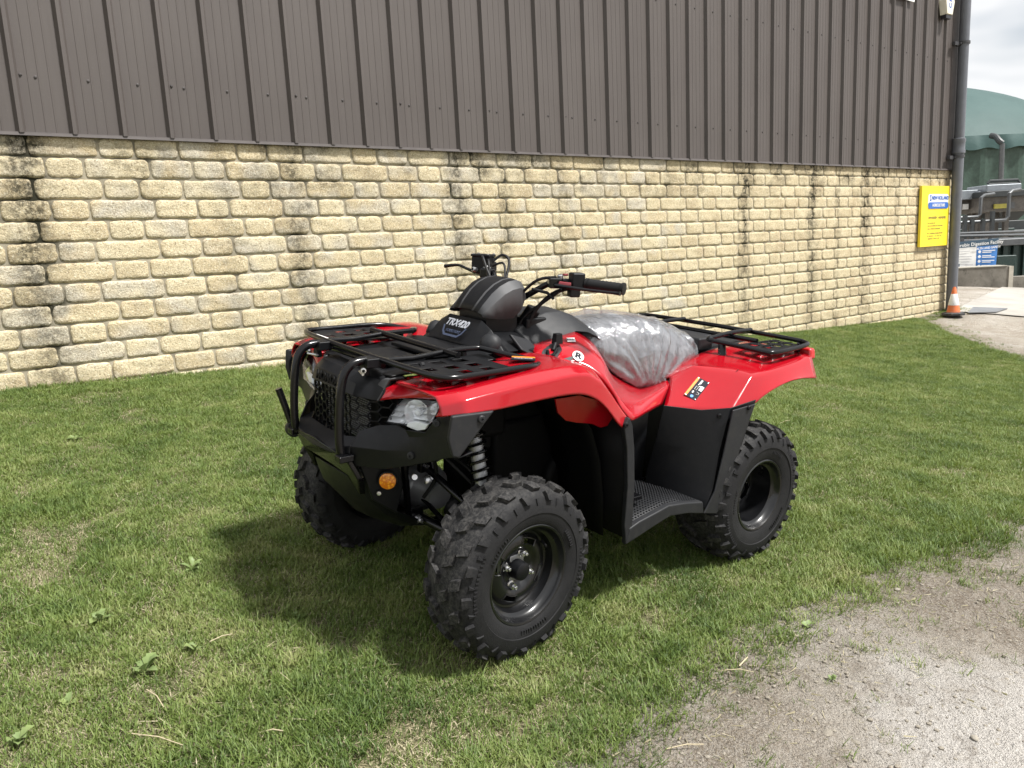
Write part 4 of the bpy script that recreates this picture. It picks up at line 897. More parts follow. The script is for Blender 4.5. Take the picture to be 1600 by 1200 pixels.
# ---- front rack
RZ = .945
for sg in (1, -1):
    S = lambda *p: (p[0], p[1] * sg, p[2])
    MB().tube([S(.312, 0, RZ), S(.312, .16, RZ), S(.306, .22, RZ - .001), S(.288, .36, RZ - .006), S(.268, .45, RZ - .009), S(.235, .484, RZ - .010), S(.15, .487, RZ - .009), S(.0, .484, RZ - .006), S(-.08, .470, RZ - .008), S(-.145, .425, RZ - .018), S(-.165, .385, RZ - .022), S(-.150, .345, RZ - .012), S(-.10, .285, RZ), S(-.068, .222, RZ + .008), S(-.045, .205, RZ + .009), S(.075, .202, RZ + .008)], .0098, 12, smooth=5).build('rack_tube', m_tube, quad)
    MB().tube([S(.300, .200, RZ - .002), S(.20, .203, RZ - .004), S(.082, .203, RZ + .006)], .0092, 12).build('rack_rail', m_tube, quad)
    MB().tube([S(.20, .26, RZ - .012), S(.20, .30, .895)], .010, 10).tube([S(-.02, .40, RZ - .014), S(-.02, .40, .92)], .010, 10).tube([S(.0, .205, RZ), S(.0, .21, .90)], .010, 10).build('rack_leg', m_tube, quad)
    # pressed plate with slots
    cols_ = [.215, .246, .290, .322, .366, .396, .440, .474]; rws = [.272, .244, .206, .166, .122, .080, .036, -.025]
    m = MB(); b = len(m.v)
    for x in rws:
        for y in cols_: m.v.append(S(x, y if not (x > .24 and y > .44) else y - .02, RZ - .012))
    nc = len(cols_)
    for i in range(len(rws) - 1):
        for j in range(nc - 1):
            if (i in (1, 3, 5)) and (j in (1, 3, 5)) and (i, j) != (1, 5): continue
            m.f.append((i * nc + j, i * nc + j + 1, (i + 1) * nc + j + 1, (i + 1) * nc + j)); m.mi.append(0)
    pl = m.build('rack_plate', m_black, quad, solid=.004, smooth=0, bevel=.002)
    lp = MB()
    for i in (1, 3, 5):
        for j in (1, 3, 5):
            if (i, j) != (1, 5): lp.add([S(rws[i], cols_[j], RZ - .013), S(rws[i], cols_[j + 1], RZ - .013), S(rws[i] - .012, cols_[j + 1], RZ - .028), S(rws[i] - .012, cols_[j], RZ - .028)], [(0, 1, 2, 3)])
    lp.build('slot_lip', m_tube, pl, smooth=0, solid=.002)
MB().tube([(.078, -.285, RZ + .008), (.078, .285, RZ + .008)], .0105, 12).build('rack_crossbar', m_tube, quad)
MB().tube([(.298, -.19, RZ - .022), (.298, .19, RZ - .022)], .010, 12).build('rack_crossbar', m_tube, quad)
MB().box((.262, -.33, RZ - .0085), (.012, .10, .0012)).build('rack_label', m_wlab, quad)
lab = frame_mtx((-.125, .370, RZ - .006), (-.75, .66, 0), (-.66, -.75, .0))
o = MB().box((0, 0, 0), (.080, .052, .002)).build('warning_label', m_klab, quad); o.matrix_local = lab
o2 = MB().box((0, .017, .0016), (.078, .016, .0016)).build('label_band', m_ylab, o)
text_mesh('label_print', 'WARNING', .013, m_wlab, o, Matrix.Translation((0, -.004, .002)), .0003)

# ---- luggage tray, console, badge panel, instrument cowl
TR = [(.295, [(0, .893), (.12, .893), (.19, .896), (.235, .900)]), (.24, [(0, .895), (.12, .895), (.19, .905), (.245, .905)]), (.10, [(0, .905), (.13, .905), (.20, .915), (.25, .912)]), (-.02, [(0, .918), (.14, .918), (.20, .925), (.26, .918)]), (-.09, [(0, .940), (.10, .940), (.20, .935), (.27, .925)])]
symloft(TR, caps=False).build('luggage_tray', m_black, quad, solid=.006, bevel=.008)
tr_ = MB()
tr_.box((.17, 0, .912), (.15, .24, .012)).box((.17, 0, .920), (.12, .20, .006)).box((.03, 0, .925), (.10, .28, .012)); tr_.build('tray_lid', m_black, quad, bevel=.005)
MB().box((-.02, .155, .945), (.05, .022, .02)).build('lid_catch', m_black, quad, bevel=.004)
CS = [(-.085, [(0, .945), (.10, .945), (.15, .938), (.20, .925)]), (-.118, [(0, .988), (.10, .988), (.155, .975), (.215, .930)]), (-.152, [(0, 1.030), (.10, 1.030), (.155, 1.004), (.235, .935)]), (-.168, [(0, .988), (.10, .986), (.160, .978), (.238, .936)]), (-.21, [(0, .985), (.10, .983), (.17, .970), (.245, .938)]), (-.26, [(0, .980), (.10, .978), (.18, .958), (.25, .935)]), (-.33, [(0, .975), (.10, .97), (.17, .945), (.235, .925)])]
symloft(CS).build('front_console', m_black, quad, bevel=.004, seg=2, smooth=12)
for sg in (1, -1):
    MB().lathe([(.0, .030), (.022, .028), (.036, .016), (.040, .0)], (-.135, .178 * sg, .955), (.75, .45 * sg, .40), 20).build('console_bulge', m_grey, quad, smooth=60)
    fl = [(-.20, .19 * sg, .985), (-.30, .175 * sg, .955), (-.335, .215 * sg, .905), (-.275, .26 * sg, .905), (-.21, .25 * sg, .935)]
    MB().prism(fl, (.0, .012 * sg, .008)).build('console_flank', m_grey, quad, bevel=.006)
bn = Vector((.083, 0, .060)).normalized()
pm = frame_mtx((-.112, .0, .9935), (0, 1, 0), (-.063, 0, .083))
text_mesh('badge_lettering', 'TRX420', .039, m_silver, quad, pm @ Matrix.Translation((.0, .012, .006)), .001, shear=.18, bold=.0010, space=1.02)
hx_ = [(-.072, .0), (-.060, -.026), (-.042, -.042), (.042, -.042), (.060, -.026), (.072, .0), (.064, .0), (.054, -.022), (.038, -.034), (-.038, -.034), (-.054, -.022), (-.064, .0)]
o = MB().prism([(x, y, 0) for x, y in hx_], (0, 0, .0015)).build('badge_outline', m_navyb, quad, smooth=0); o.matrix_local = pm @ Matrix.Translation((0, -.002, .005))
text_mesh('badge_script', 'FOURTRAX', .017, m_navyb, quad, pm @ Matrix.Translation((.0, -.022, .005)), .001, shear=.15)
# cowl over the handlebar centre
CW = [(-0.150, [(0, 1.0580), (0.0367, 1.0572), (0.0469, 1.0566), (0.0734, 1.0535), (0.0979, 1.0508), (0.1061, 1.0420)]), (-0.172, [(0, 1.0880), (0.0396, 1.0872), (0.0506, 1.0866), (0.0792, 1.0835), (0.1056, 1.0646), (0.1144, 1.0360)]), (-0.205, [(0, 1.1240), (0.0418, 1.1232), (0.0534, 1.1226), (0.0835, 1.1195), (0.1114, 1.0920), (0.1206, 1.0320)]), (-0.240, [(0, 1.1500), (0.0428, 1.1492), (0.0547, 1.1486), (0.0857, 1.1455), (0.1142, 1.1180), (0.1238, 1.0300)]), (-0.278, [(0, 1.1660), (0.0428, 1.1652), (0.0547, 1.1646), (0.0857, 1.1615), (0.1142, 1.1340), (0.1238, 1.0320)]), (-0.318, [(0, 1.1710), (0.0407, 1.1702), (0.0520, 1.1696), (0.0814, 1.1665), (0.1085, 1.1390), (0.1175, 1.0600)]), (-0.350, [(0, 1.1620), (0.0353, 1.1612), (0.0451, 1.1606), (0.0706, 1.1575), (0.0941, 1.1341), (0.1019, 1.1000)])]
cw_ = symloft(CW, caps=False); ncol = 10   # faces across: grey flank, black band, grey pinstripe, black crown, mirrored
cw_.mi = [1 if (k % ncol) in (0, 1, 3, 6, 8, 9) else 0 for k in range(len(cw_.f))]
cw_.build('handlebar_cowl', [m_black, m_stripe], quad, solid=.006, smooth=32)
MB().box((-.255, 0, 1.015), (.15, .17, .10)).box((-.30, 0, 1.085), (.10, .15, .06)).tube([(-.36, 0, .95), (-.335, 0, 1.10)], .022, 14).box((-.355, 0, 1.085), (.05, .12, .03)).build('steering_head', m_black, quad, bevel=.006)
MB().tube([(-.37, .05, .985), (-.385, .075, 1.02), (-.40, .095, 1.06)], .03, 10).box((-.40, .05, .99), (.10, .13, .07)).box((-.40, -.05, .99), (.10, .13, .07)).build('stem_shroud', m_black, quad, bevel=.008)
# handlebar
for sg in (1, -1):
    S = lambda *p: (p[0], p[1] * sg, p[2])
    MB().tube([S(-.345, .0, 1.085), S(-.35, .045, 1.085), S(-.372, .10, 1.115), S(-.405, .165, 1.158), S(-.438, .22, 1.170), S(-.47, .28, 1.168), S(-.53, .415, 1.160)], .0112, 12, smooth=4).build('handlebar', m_tube, quad)
    ga, gb = Vector(S(-.476, .290, 1.167)), Vector(S(-.534, .421, 1.160)); gd = gb - ga
    gp = [(.0185, 0)] + [(.0185 + (.0016 if k % 2 else 0), gd.length * (.06 + .86 * k / 17)) for k in range(18)] + [(.022, gd.length * .95), (.022, gd.length), (.0, gd.length + .002)]
    MB().lathe([(.021, -.004), (.021, .006)] + gp, ga, gd, 18).build('grip', m_rubber, quad)
    sx = 1 if sg > 0 else 1.0
    MB().box(S(-.452, .262, 1.176), (.050, .048, .058), rot=Matrix.Rotation(R(-22 * sg), 3, 'Z')).box(S(-.440, .262, 1.135), (.040, .040, .034), rot=Matrix.Rotation(R(-22 * sg), 3, 'Z')).build('switch_housing', m_black, quad, bevel=.006)
    MB().tube([S(-.385, .225, 1.158), S(-.395, .27, 1.156), S(-.440, .33, 1.150), S(-.492, .405, 1.146), S(-.502, .432, 1.146)], [.009, .007, .0055, .0055, .008], 10, smooth=4).build('brake_lever', m_tube, quad)
    MB().box(S(-.398, .205, 1.165), (.05, .045, .038), rot=Matrix.Rotation(R(-30 * sg), 3, 'Z')).build('lever_bracket', m_tube, quad, bevel=.006)
    MB().tube([S(-.40, .21, 1.185), S(-.36, .15, 1.17), S(-.33, .08, 1.10), S(-.30, .04, 1.02), S(-.28, .04, .97)], .0055, 8, smooth=5).tube([S(-.42, .22, 1.14), S(-.40, .15, 1.09), S(-.36, .09, 1.03), S(-.33, .07, .96)], .006, 8, smooth=5).tube([S(-.44, .25, 1.15), S(-.42, .17, 1.12), S(-.38, .12, 1.05), S(-.36, .10, .96)], .0075, 8, smooth=5).build('cables', m_rubber, quad)
MB().box((-.420, .235, 1.196), (.020, .014, .008)).build('lock_button', m_redlev, quad, bevel=.003)
MB().tube([(-.392, .238, 1.165), (-.40, .262, 1.164), (-.412, .275, 1.163)], .009, 8).build('parking_latch', m_redlev, quad)
MB().lathe([(.012, 0), (.012, .012), (.009, .014), (0, .014)], (-.425, .205, 1.18), (.2, 0, 1), 12).build('adjuster_nut', m_steel, quad)
MB().tube([(-.362, .120, 1.135), (-.395, .17, 1.125), (-.405, .195, 1.105)], .006, 8).build('choke_lever', m_black, quad)
rot_ = Matrix.Rotation(R(28), 3, 'Z')
MB().box((-.420, -.262, 1.196), (.062, .078, .062), rot=rot_).build('fluid_reservoir', m_black, quad, bevel=.005)
MB().box((-.420, -.262, 1.231), (.068, .084, .010), rot=rot_).build('reservoir_cap', m_black, quad, bevel=.003)
mm = MB()
for a_, b_ in ((-.028, .034), (.026, -.034), (.026, .034), (-.026, -.034)):
    q = rot_ @ Vector((a_, b_, 0)); mm.lathe([(.005, .0), (.005, .004), (0, .005)], (-.420 + q.x, -.262 + q.y, 1.235), (0, 0, 1), 8)
mm.build('cap_screw', m_steel, quad)
MB().lathe([(.016, -.012), (.016, .012), (.013, .014)], (-.405, -.215, 1.178), (.5, 1, 0), 14).lathe([(.010, 0), (.010, .02), (.006, .022)], (-.388, -.262, 1.172), (1, 0, .2), 12).build('pivot_bolt', m_alu, quad)
MB().tube([(-.445, -.235, 1.205), (-.480, -.215, 1.235), (-.490, -.180, 1.215), (-.455, -.150, 1.150), (-.40, -.11, 1.06)], .0055, 8, smooth=6).tube([(-.44, -.225, 1.19), (-.465, -.19, 1.205), (-.455, -.16, 1.17), (-.41, -.12, 1.08)], .0045, 8, smooth=6).build('cables', m_rubber, quad)
MB().tube([(-0.342,-0.425,1.175), (-0.369,-0.37,1.184), (-0.383,-0.33,1.174), (-.395, -.27, 1.16)], [.008, .006, .006, .008], 10, smooth=4).build('brake_lever', m_tube, quad)
MB().tube([(-.40, -.24, 1.22), (-.37, -.20, 1.23), (-.36, -.16, 1.19), (-.35, -.10, 1.12), (-.33, -.06, 1.02)], .0055, 8, smooth=5).tube([(-.41, -.22, 1.21), (-.385, -.18, 1.215), (-.37, -.15, 1.16), (-.35, -.11, 1.05)], .0045, 8, smooth=5).build('cables', m_rubber, quad)

# ---- tank cover, red side panels, seat
TK = [(-.315, [(0, .985), (.09, .982), (.150, .955), (.178, .925)]), (-.38, [(0, 1.022), (.09, 1.018), (.150, .972), (.180, .930)]), (-.46, [(0, 1.046), (.09, 1.040), (.150, .990), (.180, .948)]), (-.54, [(0, 1.048), (.09, 1.040), (.152, 1.002), (.180, .975)]), (-.60, [(0, 1.032), (.09, 1.022), (.153, .990), (.182, .968)]), (-.66, [(0, 1.0), (.09, .990), (.150, .965), (.176, .945)]), (-.72, [(0, .965), (.09, .955), (.145, .930), (.168, .908)]), (-.76, [(0, .92), (.09, .912), (.140, .885), (.160, .86)])]
symloft(TK).build('tank_cover', m_grey, quad, bevel=.008, seg=3, smooth=24)
PT = [(-0.298,0.18,0.936), (-0.423,0.182,0.957), (-0.529,0.186,0.975), (-0.581,0.19,0.954), (-0.634,0.196,0.916), (-0.659,0.2,0.866), (-0.72,0.203,0.796), (-0.819,0.206,0.741), (-0.902,0.21,0.716), (-0.985,0.22,0.727), (-1.055,0.235,0.748)]
PB = [(-.235, .30, .905), (-0.301,0.33,0.901), (-0.365,0.36,0.898), (-0.409,0.4,0.88), (-0.438,0.44,0.85), (-0.461,0.465,0.811), (-0.484,0.475,0.773), (-0.488,0.505,0.739), (-0.513,0.525,0.703), (-0.669,0.45,0.694), (-0.861,0.365,0.682)]
PM = []
for k, (a, b_) in enumerate(zip(PT, PB)):
    q = Vector(a).lerp(Vector(b_), .52); q += Vector((0, .022, .012)) if k < 7 else Vector((0, .010, .020)); PM.append(tuple(q))
PB2 = [tuple(Vector(p) + Vector((-.006, -.05, -.006))) for p in PB]
sp_ = MB().grid([PT, PM, PB, PB2]); sides = pair('side_panel', sp_, m_red, solid=.005, sub=2, crease=.5)
MB().tube([(-0.333,0.285,0.934), (-0.352,0.275,0.958)], [.008, .009], 10).box((-0.365,0.27,0.973), (.035, .026, .038), taper=.8).build('gear_lever', m_black, quad, bevel=.006)
def sticker(name, mat, c_, nrm, up_, w, h, shape='rect', th=.0012):
    nrm = Vector(nrm).normalized(); up_ = Vector(up_); xx = up_.cross(nrm).normalized(); up_ = nrm.cross(xx); mt = Matrix(((xx.x, up_.x, nrm.x, c_[0]), (xx.y, up_.y, nrm.y, c_[1]), (xx.z, up_.z, nrm.z, c_[2]), (0, 0, 0, 1)))
    mm = MB()
    if shape == 'oval': mm.prism([(w / 2 * math.cos(R(15 * k)), h / 2 * math.sin(R(15 * k)), 0) for k in range(24)], (0, 0, th))
    else: mm.box((0, 0, th / 2), (w, h, th))
    o = mm.build(name, mat, quad, smooth=0); o.matrix_local = mt; return o
def on_tri(px, lst, k, f):
    """point and normal on the side panel between columns k and k+1"""
def panel_pt(k, g, v_):
    rws = [PT, PM, PB]; i = 0 if v_ < .5 else 1; w = v_ * 2 - i
    A = Vector(rws[i][k]).lerp(Vector(rws[i][k + 1]), g); C_ = Vector(rws[i + 1][k]).lerp(Vector(rws[i + 1][k + 1]), g)
    du = Vector(rws[i][k + 1]) - Vector(rws[i][k]) + Vector(rws[i + 1][k + 1]) - Vector(rws[i + 1][k]); dv = C_ - A
    nn = du.cross(dv).normalized(); nn = nn if nn.y > 0 else -nn
    return A.lerp(C_, w) + nn * .003, nn, -dv.normalized()
# pocket with the gear lever in the left panel
pk = [panel_pt(*a) for a in ((0, .22, .90), (0, .34, .52), (0, .80, .30), (1, .12, .34), (1, .22, .60), (1, .02, .92), (0, .70, .97))]
MB().add([p + n_ * .0025 for p, n_, u_ in pk], [tuple(range(7))]).build('lever_gate', m_grey, quad, smooth=0, solid=.004)
MB().tube([p + n_ * .006 for p, n_, u_ in (panel_pt(0, .55, .62), panel_pt(0, .62, .85), panel_pt(0, .85, .84), panel_pt(0, .95, .60))], .006, 8).build('gate_slot', m_deep, quad)
p_, n_, u_ = panel_pt(2, .15, .80); so = sticker('round_sticker', m_wlab, p_, n_, u_, .044, .056, 'oval')
text_mesh('sticker_letter', 'R', .042, m_klab, so, Matrix.Translation((0, 0, .0016)), .0004, bold=.0018)
p_, n_, u_ = panel_pt(1, .62, .86); st_ = MB().prism([(-.02, -.02, 0), (.012, -.02, 0), (.024, .024, 0)], (0, 0, .001)).build('grey_decal', m_stripe, quad, smooth=0)
nn = n_; xx = u_.cross(nn).normalized(); st_.matrix_local = Matrix(((xx.x, u_.x, nn.x, p_.x), (xx.y, u_.y, nn.y, p_.y), (xx.z, u_.z, nn.z, p_.z), (0, 0, 0, 1)))
p_, n_, u_ = panel_pt(1, .72, .30); tg_ = sticker('paper_tag', m_wlab, p_, n_, u_, .030, .042)
mm = MB()
for k in range(9): mm.box((-.013 + k * .0032, .003, .0016), (.0012 + .001 * (k % 3 == 0), .018, .0006))
mm.build('bar_code', m_klab, tg_, smooth=0)
# seat and its plastic wrapping
SS = [(-.630, .945, .915, .10), (-.655, .968, .885, .150), (-.69, .980, .845, .180), (-.76, .988, .785, .203), (-.87, .994, .727, .222), (-.97, .990, .715, .228), (-1.06, .976, .727, .228), (-1.15, .950, .745, .218), (-1.24, .912, .765, .196), (-1.31, .872, .780, .160), (-1.36, .830, .790, .105)]
def seat_pt(f, a, off=0.0):
    """f along 0..1, a across: angle 0 (right) .. pi (left)"""
    g = f * (len(SS) - 1); i = min(int(g), len(SS) - 2); w = g - i; w = w
    s0, s1 = SS[i], SS[i + 1]; x, zt_, zb, hw = (s0[k] + (s1[k] - s0[k]) * w for k in range(4))
    ca, sa = math.cos(a), math.sin(a); e = .62
    y = -hw * math.copysign(abs(ca) ** e, ca); z = zb + (zt_ - zb) * (abs(sa) ** .72)
    return Vector((x, y * (1 + off * 3.2), z + off * (.4 + abs(sa))))
MB().grid([[seat_pt(f, a) for a in np.linspace(0, math.pi, 25)] for f in np.linspace(0, 1, 34)]).build('seat', plastic('seat_vinyl', (.016, .016, .018), .55, bump=.4, bumpscale=500), quad, smooth=60)
seat = bpy.data.objects['seat']
symloft([(-.60, [(0, .80), (.17, .80), (.18, .70)]), (-.75, [(0, .76), (.195, .76), (.20, .66)]), (-.95, [(0, .73), (.205, .73), (.21, .64)]), (-1.15, [(0, .75), (.205, .75), (.21, .66)]), (-1.34, [(0, .79), (.18, .79), (.19, .70)])]).build('seat_base', m_deep, quad)
NA, NF = 120, 150; rows = []
for f in np.linspace(0, 1, NF):
    r = []
    for a in np.linspace(-.04, math.pi + .04, NA):
        aa = min(max(a, 0), math.pi); p = seat_pt(f, aa, .010)
        sd_ = 1 if aa > math.pi / 2 else -1
        # pleats that fan out from the gathered lower edge
        q = Vector((-.93, sd_ * .235, .70)); v_ = p - q; ang = math.atan2(v_.z + .02, v_.x); dist = math.hypot(v_.x, v_.z)
        pl = abs(math.sin(ang * 13 + 2.2 * mnoise.noise(Vector((ang * 3, dist * 5, sd_))))) ; amp = .011 * math.exp(-((dist - .10) / .15) ** 2)
        side = min(1, abs(math.cos(aa)) * 1.6)
        w1 = abs(mnoise.noise(Vector((p.x * 7 + p.z * 4, p.y * 5 + 3, p.z * 3)))) * .007
        w2 = mnoise.noise(Vector((p.x * 30, p.y * 18, p.z * 26))) * .0012
        rear = max(0, (-p.x - 1.12) / .30); w3 = rear * (abs(mnoise.noise(Vector((p.x * 12, p.y * 11, p.z * 13)))) * .060 + .004)
        nrm = Vector((0, p.y * 2.2, max(.0, p.z - .74) * 2.0 + .05)).normalized()
        fold = max(0, 1 - abs(mnoise.noise(Vector((p.x * 4.5 - p.z * 3, p.y * 4, p.z * 2 + p.x * 2 + 5)))) * 7) * .007
        p = p + nrm * (pl * amp * side + w1 + w2 + w3 + fold)
        if a < 0 or a > math.pi: p.z -= .012; p.y *= .93
        r.append(p)
    rows.append(r)
t_w = NT('plastic_film'); v = t_w.coord()
mpn = t_w.n('ShaderNodeMapping', {0: v}); mpn.inputs['Scale'].default_value = (26, 12, 9)
wr = t_w.noise(mpn.outputs[0], 1.6, 3, .62, 1.1); wr2 = t_w.noise(v, 55, 2, .6, .6)
vcr = t_w.n('ShaderNodeTexVoronoi', {'Vector': t_w.n('ShaderNodeVectorMath', {0: v, 1: t_w.n('ShaderNodeVectorMath', {0: t_w.noise(v, 9, 2, .6, 0, 1), 1: (.06, .06, .06)}, operation='MULTIPLY').outputs[0]}, operation='ADD').outputs[0], 'Scale': 17.0}).outputs['Distance']
hgt = t_w.math('ADD', t_w.math('MULTIPLY', vcr, 1.3), t_w.math('ADD', t_w.math('MULTIPLY', t_w.math('ABSOLUTE', t_w.math('SUBTRACT', wr, .5)), 2.0), t_w.math('MULTIPLY', wr2, .15)))
bmp = t_w.bump(hgt, .42, .012)
df = t_w.n('ShaderNodeBsdfPrincipled', {'Base Color': (.62, .635, .66, 1), 'Roughness': .35, 'Normal': bmp})
tp = t_w.n('ShaderNodeBsdfTransparent', {'Color': (.93, .94, .96, 1)}); gl = t_w.n('ShaderNodeBsdfGlossy', {'Color': (.95, .96, 1, 1), 'Roughness': .11, 'Normal': bmp})
lw = t_w.n('ShaderNodeLayerWeight', {'Blend': .5, 'Normal': bmp}).outputs['Facing']
m1 = t_w.n('ShaderNodeMixShader', {0: t_w.ramp(wr, [(.34, .13), (.66, .29)]), 1: tp.outputs[0], 2: df.outputs[0]})
mx = t_w.n('ShaderNodeMixShader', {0: t_w.math('ADD', t_w.math('MULTIPLY', t_w.math('POWER', lw, 2.2), .42), .11), 1: m1.outputs[0], 2: gl.outputs[0]}); t_w.t.links.new(mx.outputs[0], t_w.out.inputs[0])
MB().grid(rows).build('plastic_wrapping', t_w.m, seat, smooth=70)

# ---- rear fenders, deck, rack
A_ = {'a': (-0.871,0.365,0.667), 'b': (-0.977,0.47,0.658), 'c': (-1.042,0.56,0.678), 'd': (-1.178,0.582,0.699), 'e': (-1.022,0.262,0.759), 'f': (-1.097,0.33,0.813), 'g': (-1.2,0.465,0.809), 'h': (-1.198,0.535,0.799),
      'l1': (-1.214,0.585,0.722), 'l2': (-1.339,0.585,0.758), 'l3': (-1.465,0.583,0.771), 'l4': (-1.63,0.575,0.749), 'k1': (-1.299,0.542,0.805), 'k2': (-1.451,0.54,0.817), 'k3': (-1.649,0.528,0.836),
      't0': (-1.12, .20, .79), 't1': (-1.27, .20, .825), 't2': (-1.45, .20, .845), 't3': (-1.66, .20, .855), 'e2': (-1.02, .20, .74), 'u1': (-1.25, .42, .822), 'u2': (-1.45, .42, .838), 'u3': (-1.65, .43, .852)}
K = list(A_); ix = {k: i for i, k in enumerate(K)}
fc = ['abgfe', 'bchg', 'cdl1 k1h', 'l1 l2 k2k1', 'l2 l3 l4 k3k2', 'gh k1 u1', 'u1 k1 k2 u2', 'u2 k2 k3 u3', 'f g u1 t1 t0', 't1 u1 u2 t2', 't2 u2 u3 t3', 'e f t0 e2']
import re as _re
m = MB(); m.v = [A_[k] for k in K]; m.f = [tuple(ix[t] for t in _re.findall(r'[a-z]\d?', s.replace(' ', ''))) for s in fc]; m.mi = [0] * len(m.f)
pair('rear_fender', m, m_red, solid=.006, sub=3, crease=.76)
sb_ = [tuple(Vector(A_['b']) + Vector((.002, .002, 0))), tuple(Vector(A_['g']) + Vector((.002, .002, .002)))]
pair('fender_seam', MB().tube(sb_, .0016, 6), m_deep)
def facet(u, v_):
    a, b_, e, g_ = (Vector(A_[k]) for k in 'abeg'); f_ = Vector(A_['f']); top = f_.lerp(g_, u); return a.lerp(b_, u).lerp(top, v_)
c_ = facet(.42, .50); n_ = (facet(.9, .5) - facet(.1, .5)).cross(facet(.5, .9) - facet(.5, .1)).normalized(); n_ = n_ if n_.x > 0 else -n_
rl = sticker('rider_label', m_klab, c_ - n_ * .003, n_, facet(.5, .9) - facet(.5, .1), .072, .150, th=.0016); rl.scale = (.74, .74, 1)
MB().box((-.029, 0, .0022), (.013, .148, .0012)).build('label_band', m_ylab, rl, smooth=0)
mm = MB(); mm.lathe([(.009, .0022), (.009, .003), (0, .003)], (.004, -.060, 0), (0, 0, 1), 16); mm.build('label_dot', m_blab, rl)
mm = MB(); mm.box((.022, .012, .0022), (.018, .034, .001)).box((.010, .022, .0022), (.012, .006, .001)).box((-.006, -.030, .0022), (.008, .014, .001)).box((-.004, .052, .0022), (.004, .03, .001)).box((.002, .052, .0022), (.003, .03, .001)).tube([(-.009, .016, .0024), (-.009, -.010, .0024), (.003, -.010, .0024), (.003, .016, .0024)], .0011, 6, closed=True).tube([(.014, -.022, .0024), (.026, -.022, .0024), (.028, -.034, .0024), (.016, -.036, .0024)], .0014, 6).box((-.005, .030, .0022), (.006, .006, .001)); mm.build('label_pictograms', m_wlab, rl, smooth=0)
mm = MB()
for sx in (-1, 1):
    for sy in (-1, 1): mm.lathe([(.003, .002), (.003, .004), (0, .0045)], (sx * .031, sy * .070, 0), (0, 0, 1), 8)
mm.build('label_rivet', m_steel, rl)
RD = [(-1.30, [(0, .80), (.13, .80), (.20, .815)]), (-1.40, [(0, .835), (.14, .835), (.205, .838)]), (-1.55, [(0, .850), (.14, .850), (.205, .850)]), (-1.70, [(0, .850), (.14, .850), (.205, .855)]), (-1.73, [(0, .79), (.14, .79), (.205, .81)])]
symloft(RD, caps=False).build('rear_deck', m_grey, quad, solid=.006, bevel=.010)
MB().box((-1.42, .0, .858), (.16, .26, .05), taper=.9).box((-1.37, .12, .855), (.10, .10, .06)).build('tool_box', m_grey, quad, bevel=.010)
t_r = plastic('red_lens', (.45, .01, .012), .2, bump=.0, coat=.5)
for sg in (1, -1):
    MB().box((-1.690, .47 * sg, .840), (.05, .09, .050), taper=.85).build('tail_light', t_r, quad, bevel=.012)
RR = .893
for sg in (1, -1):
    S = lambda *p: (p[0], p[1] * sg, p[2])
    MB().tube([S(-1.675, 0, RR + .004), S(-1.675, .40, RR), S(-1.668, .475, RR - .004), S(-1.640, .502, RR - .008), S(-1.52, .508, RR - .016), S(-1.40, .503, RR - .022), S(-1.368, .470, RR - .022), S(-1.350, .36, RR - .015), S(-1.332, .235, RR - .008), S(-1.340, .203, RR - .004), S(-1.40, .197, RR), S(-1.52, .197, RR + .010), S(-1.665, .197, RR + .012)], .0105, 12, smooth=5).build('rear_rack_tube', m_tube, quad)
    MB().tube([S(-1.345, .27, RR - .012), S(-1.335, .29, .80)], [.016, .020], 10).tube([S(-1.66, .46, RR - .01), S(-1.67, .44, .83)], .014, 10).build('rack_leg', m_tube, quad)
    cols_ = [.315, .345, .38, .41, .445, .488]; rws = [-1.395, -1.43, -1.475, -1.51, -1.555, -1.59, -1.635, -1.665]
    m = MB(); nc = len(cols_); m.v = [S(x, y, RR - .016) for x in rws for y in cols_]
    for i in range(len(rws) - 1):
        for j in range(nc - 1):
            if i in (1, 3, 5) and j in (1, 3): continue
            m.f.append((i * nc + j, i * nc + j + 1, (i + 1) * nc + j + 1, (i + 1) * nc + j)); m.mi.append(0)
    pl = m.build('rear_rack_plate', m_black, quad, solid=.004, smooth=0, bevel=.002)
    lp = MB()
    for i in (1, 3, 5):
        for j in (1, 3): lp.lathe([(.024, .004), (.020, .006), (.017, .0)], S((rws[i] + rws[i + 1]) / 2, (cols_[j] + cols_[j + 1]) / 2, RR - .014), (0, 0, 1), 12)
    lp.build('slot_lip', m_tube, pl)
MB().tube([(-1.515, -.335, RR - .008), (-1.515, .335, RR - .008)], .0110, 12).build('rear_rack_crossbar', m_tube, quad)

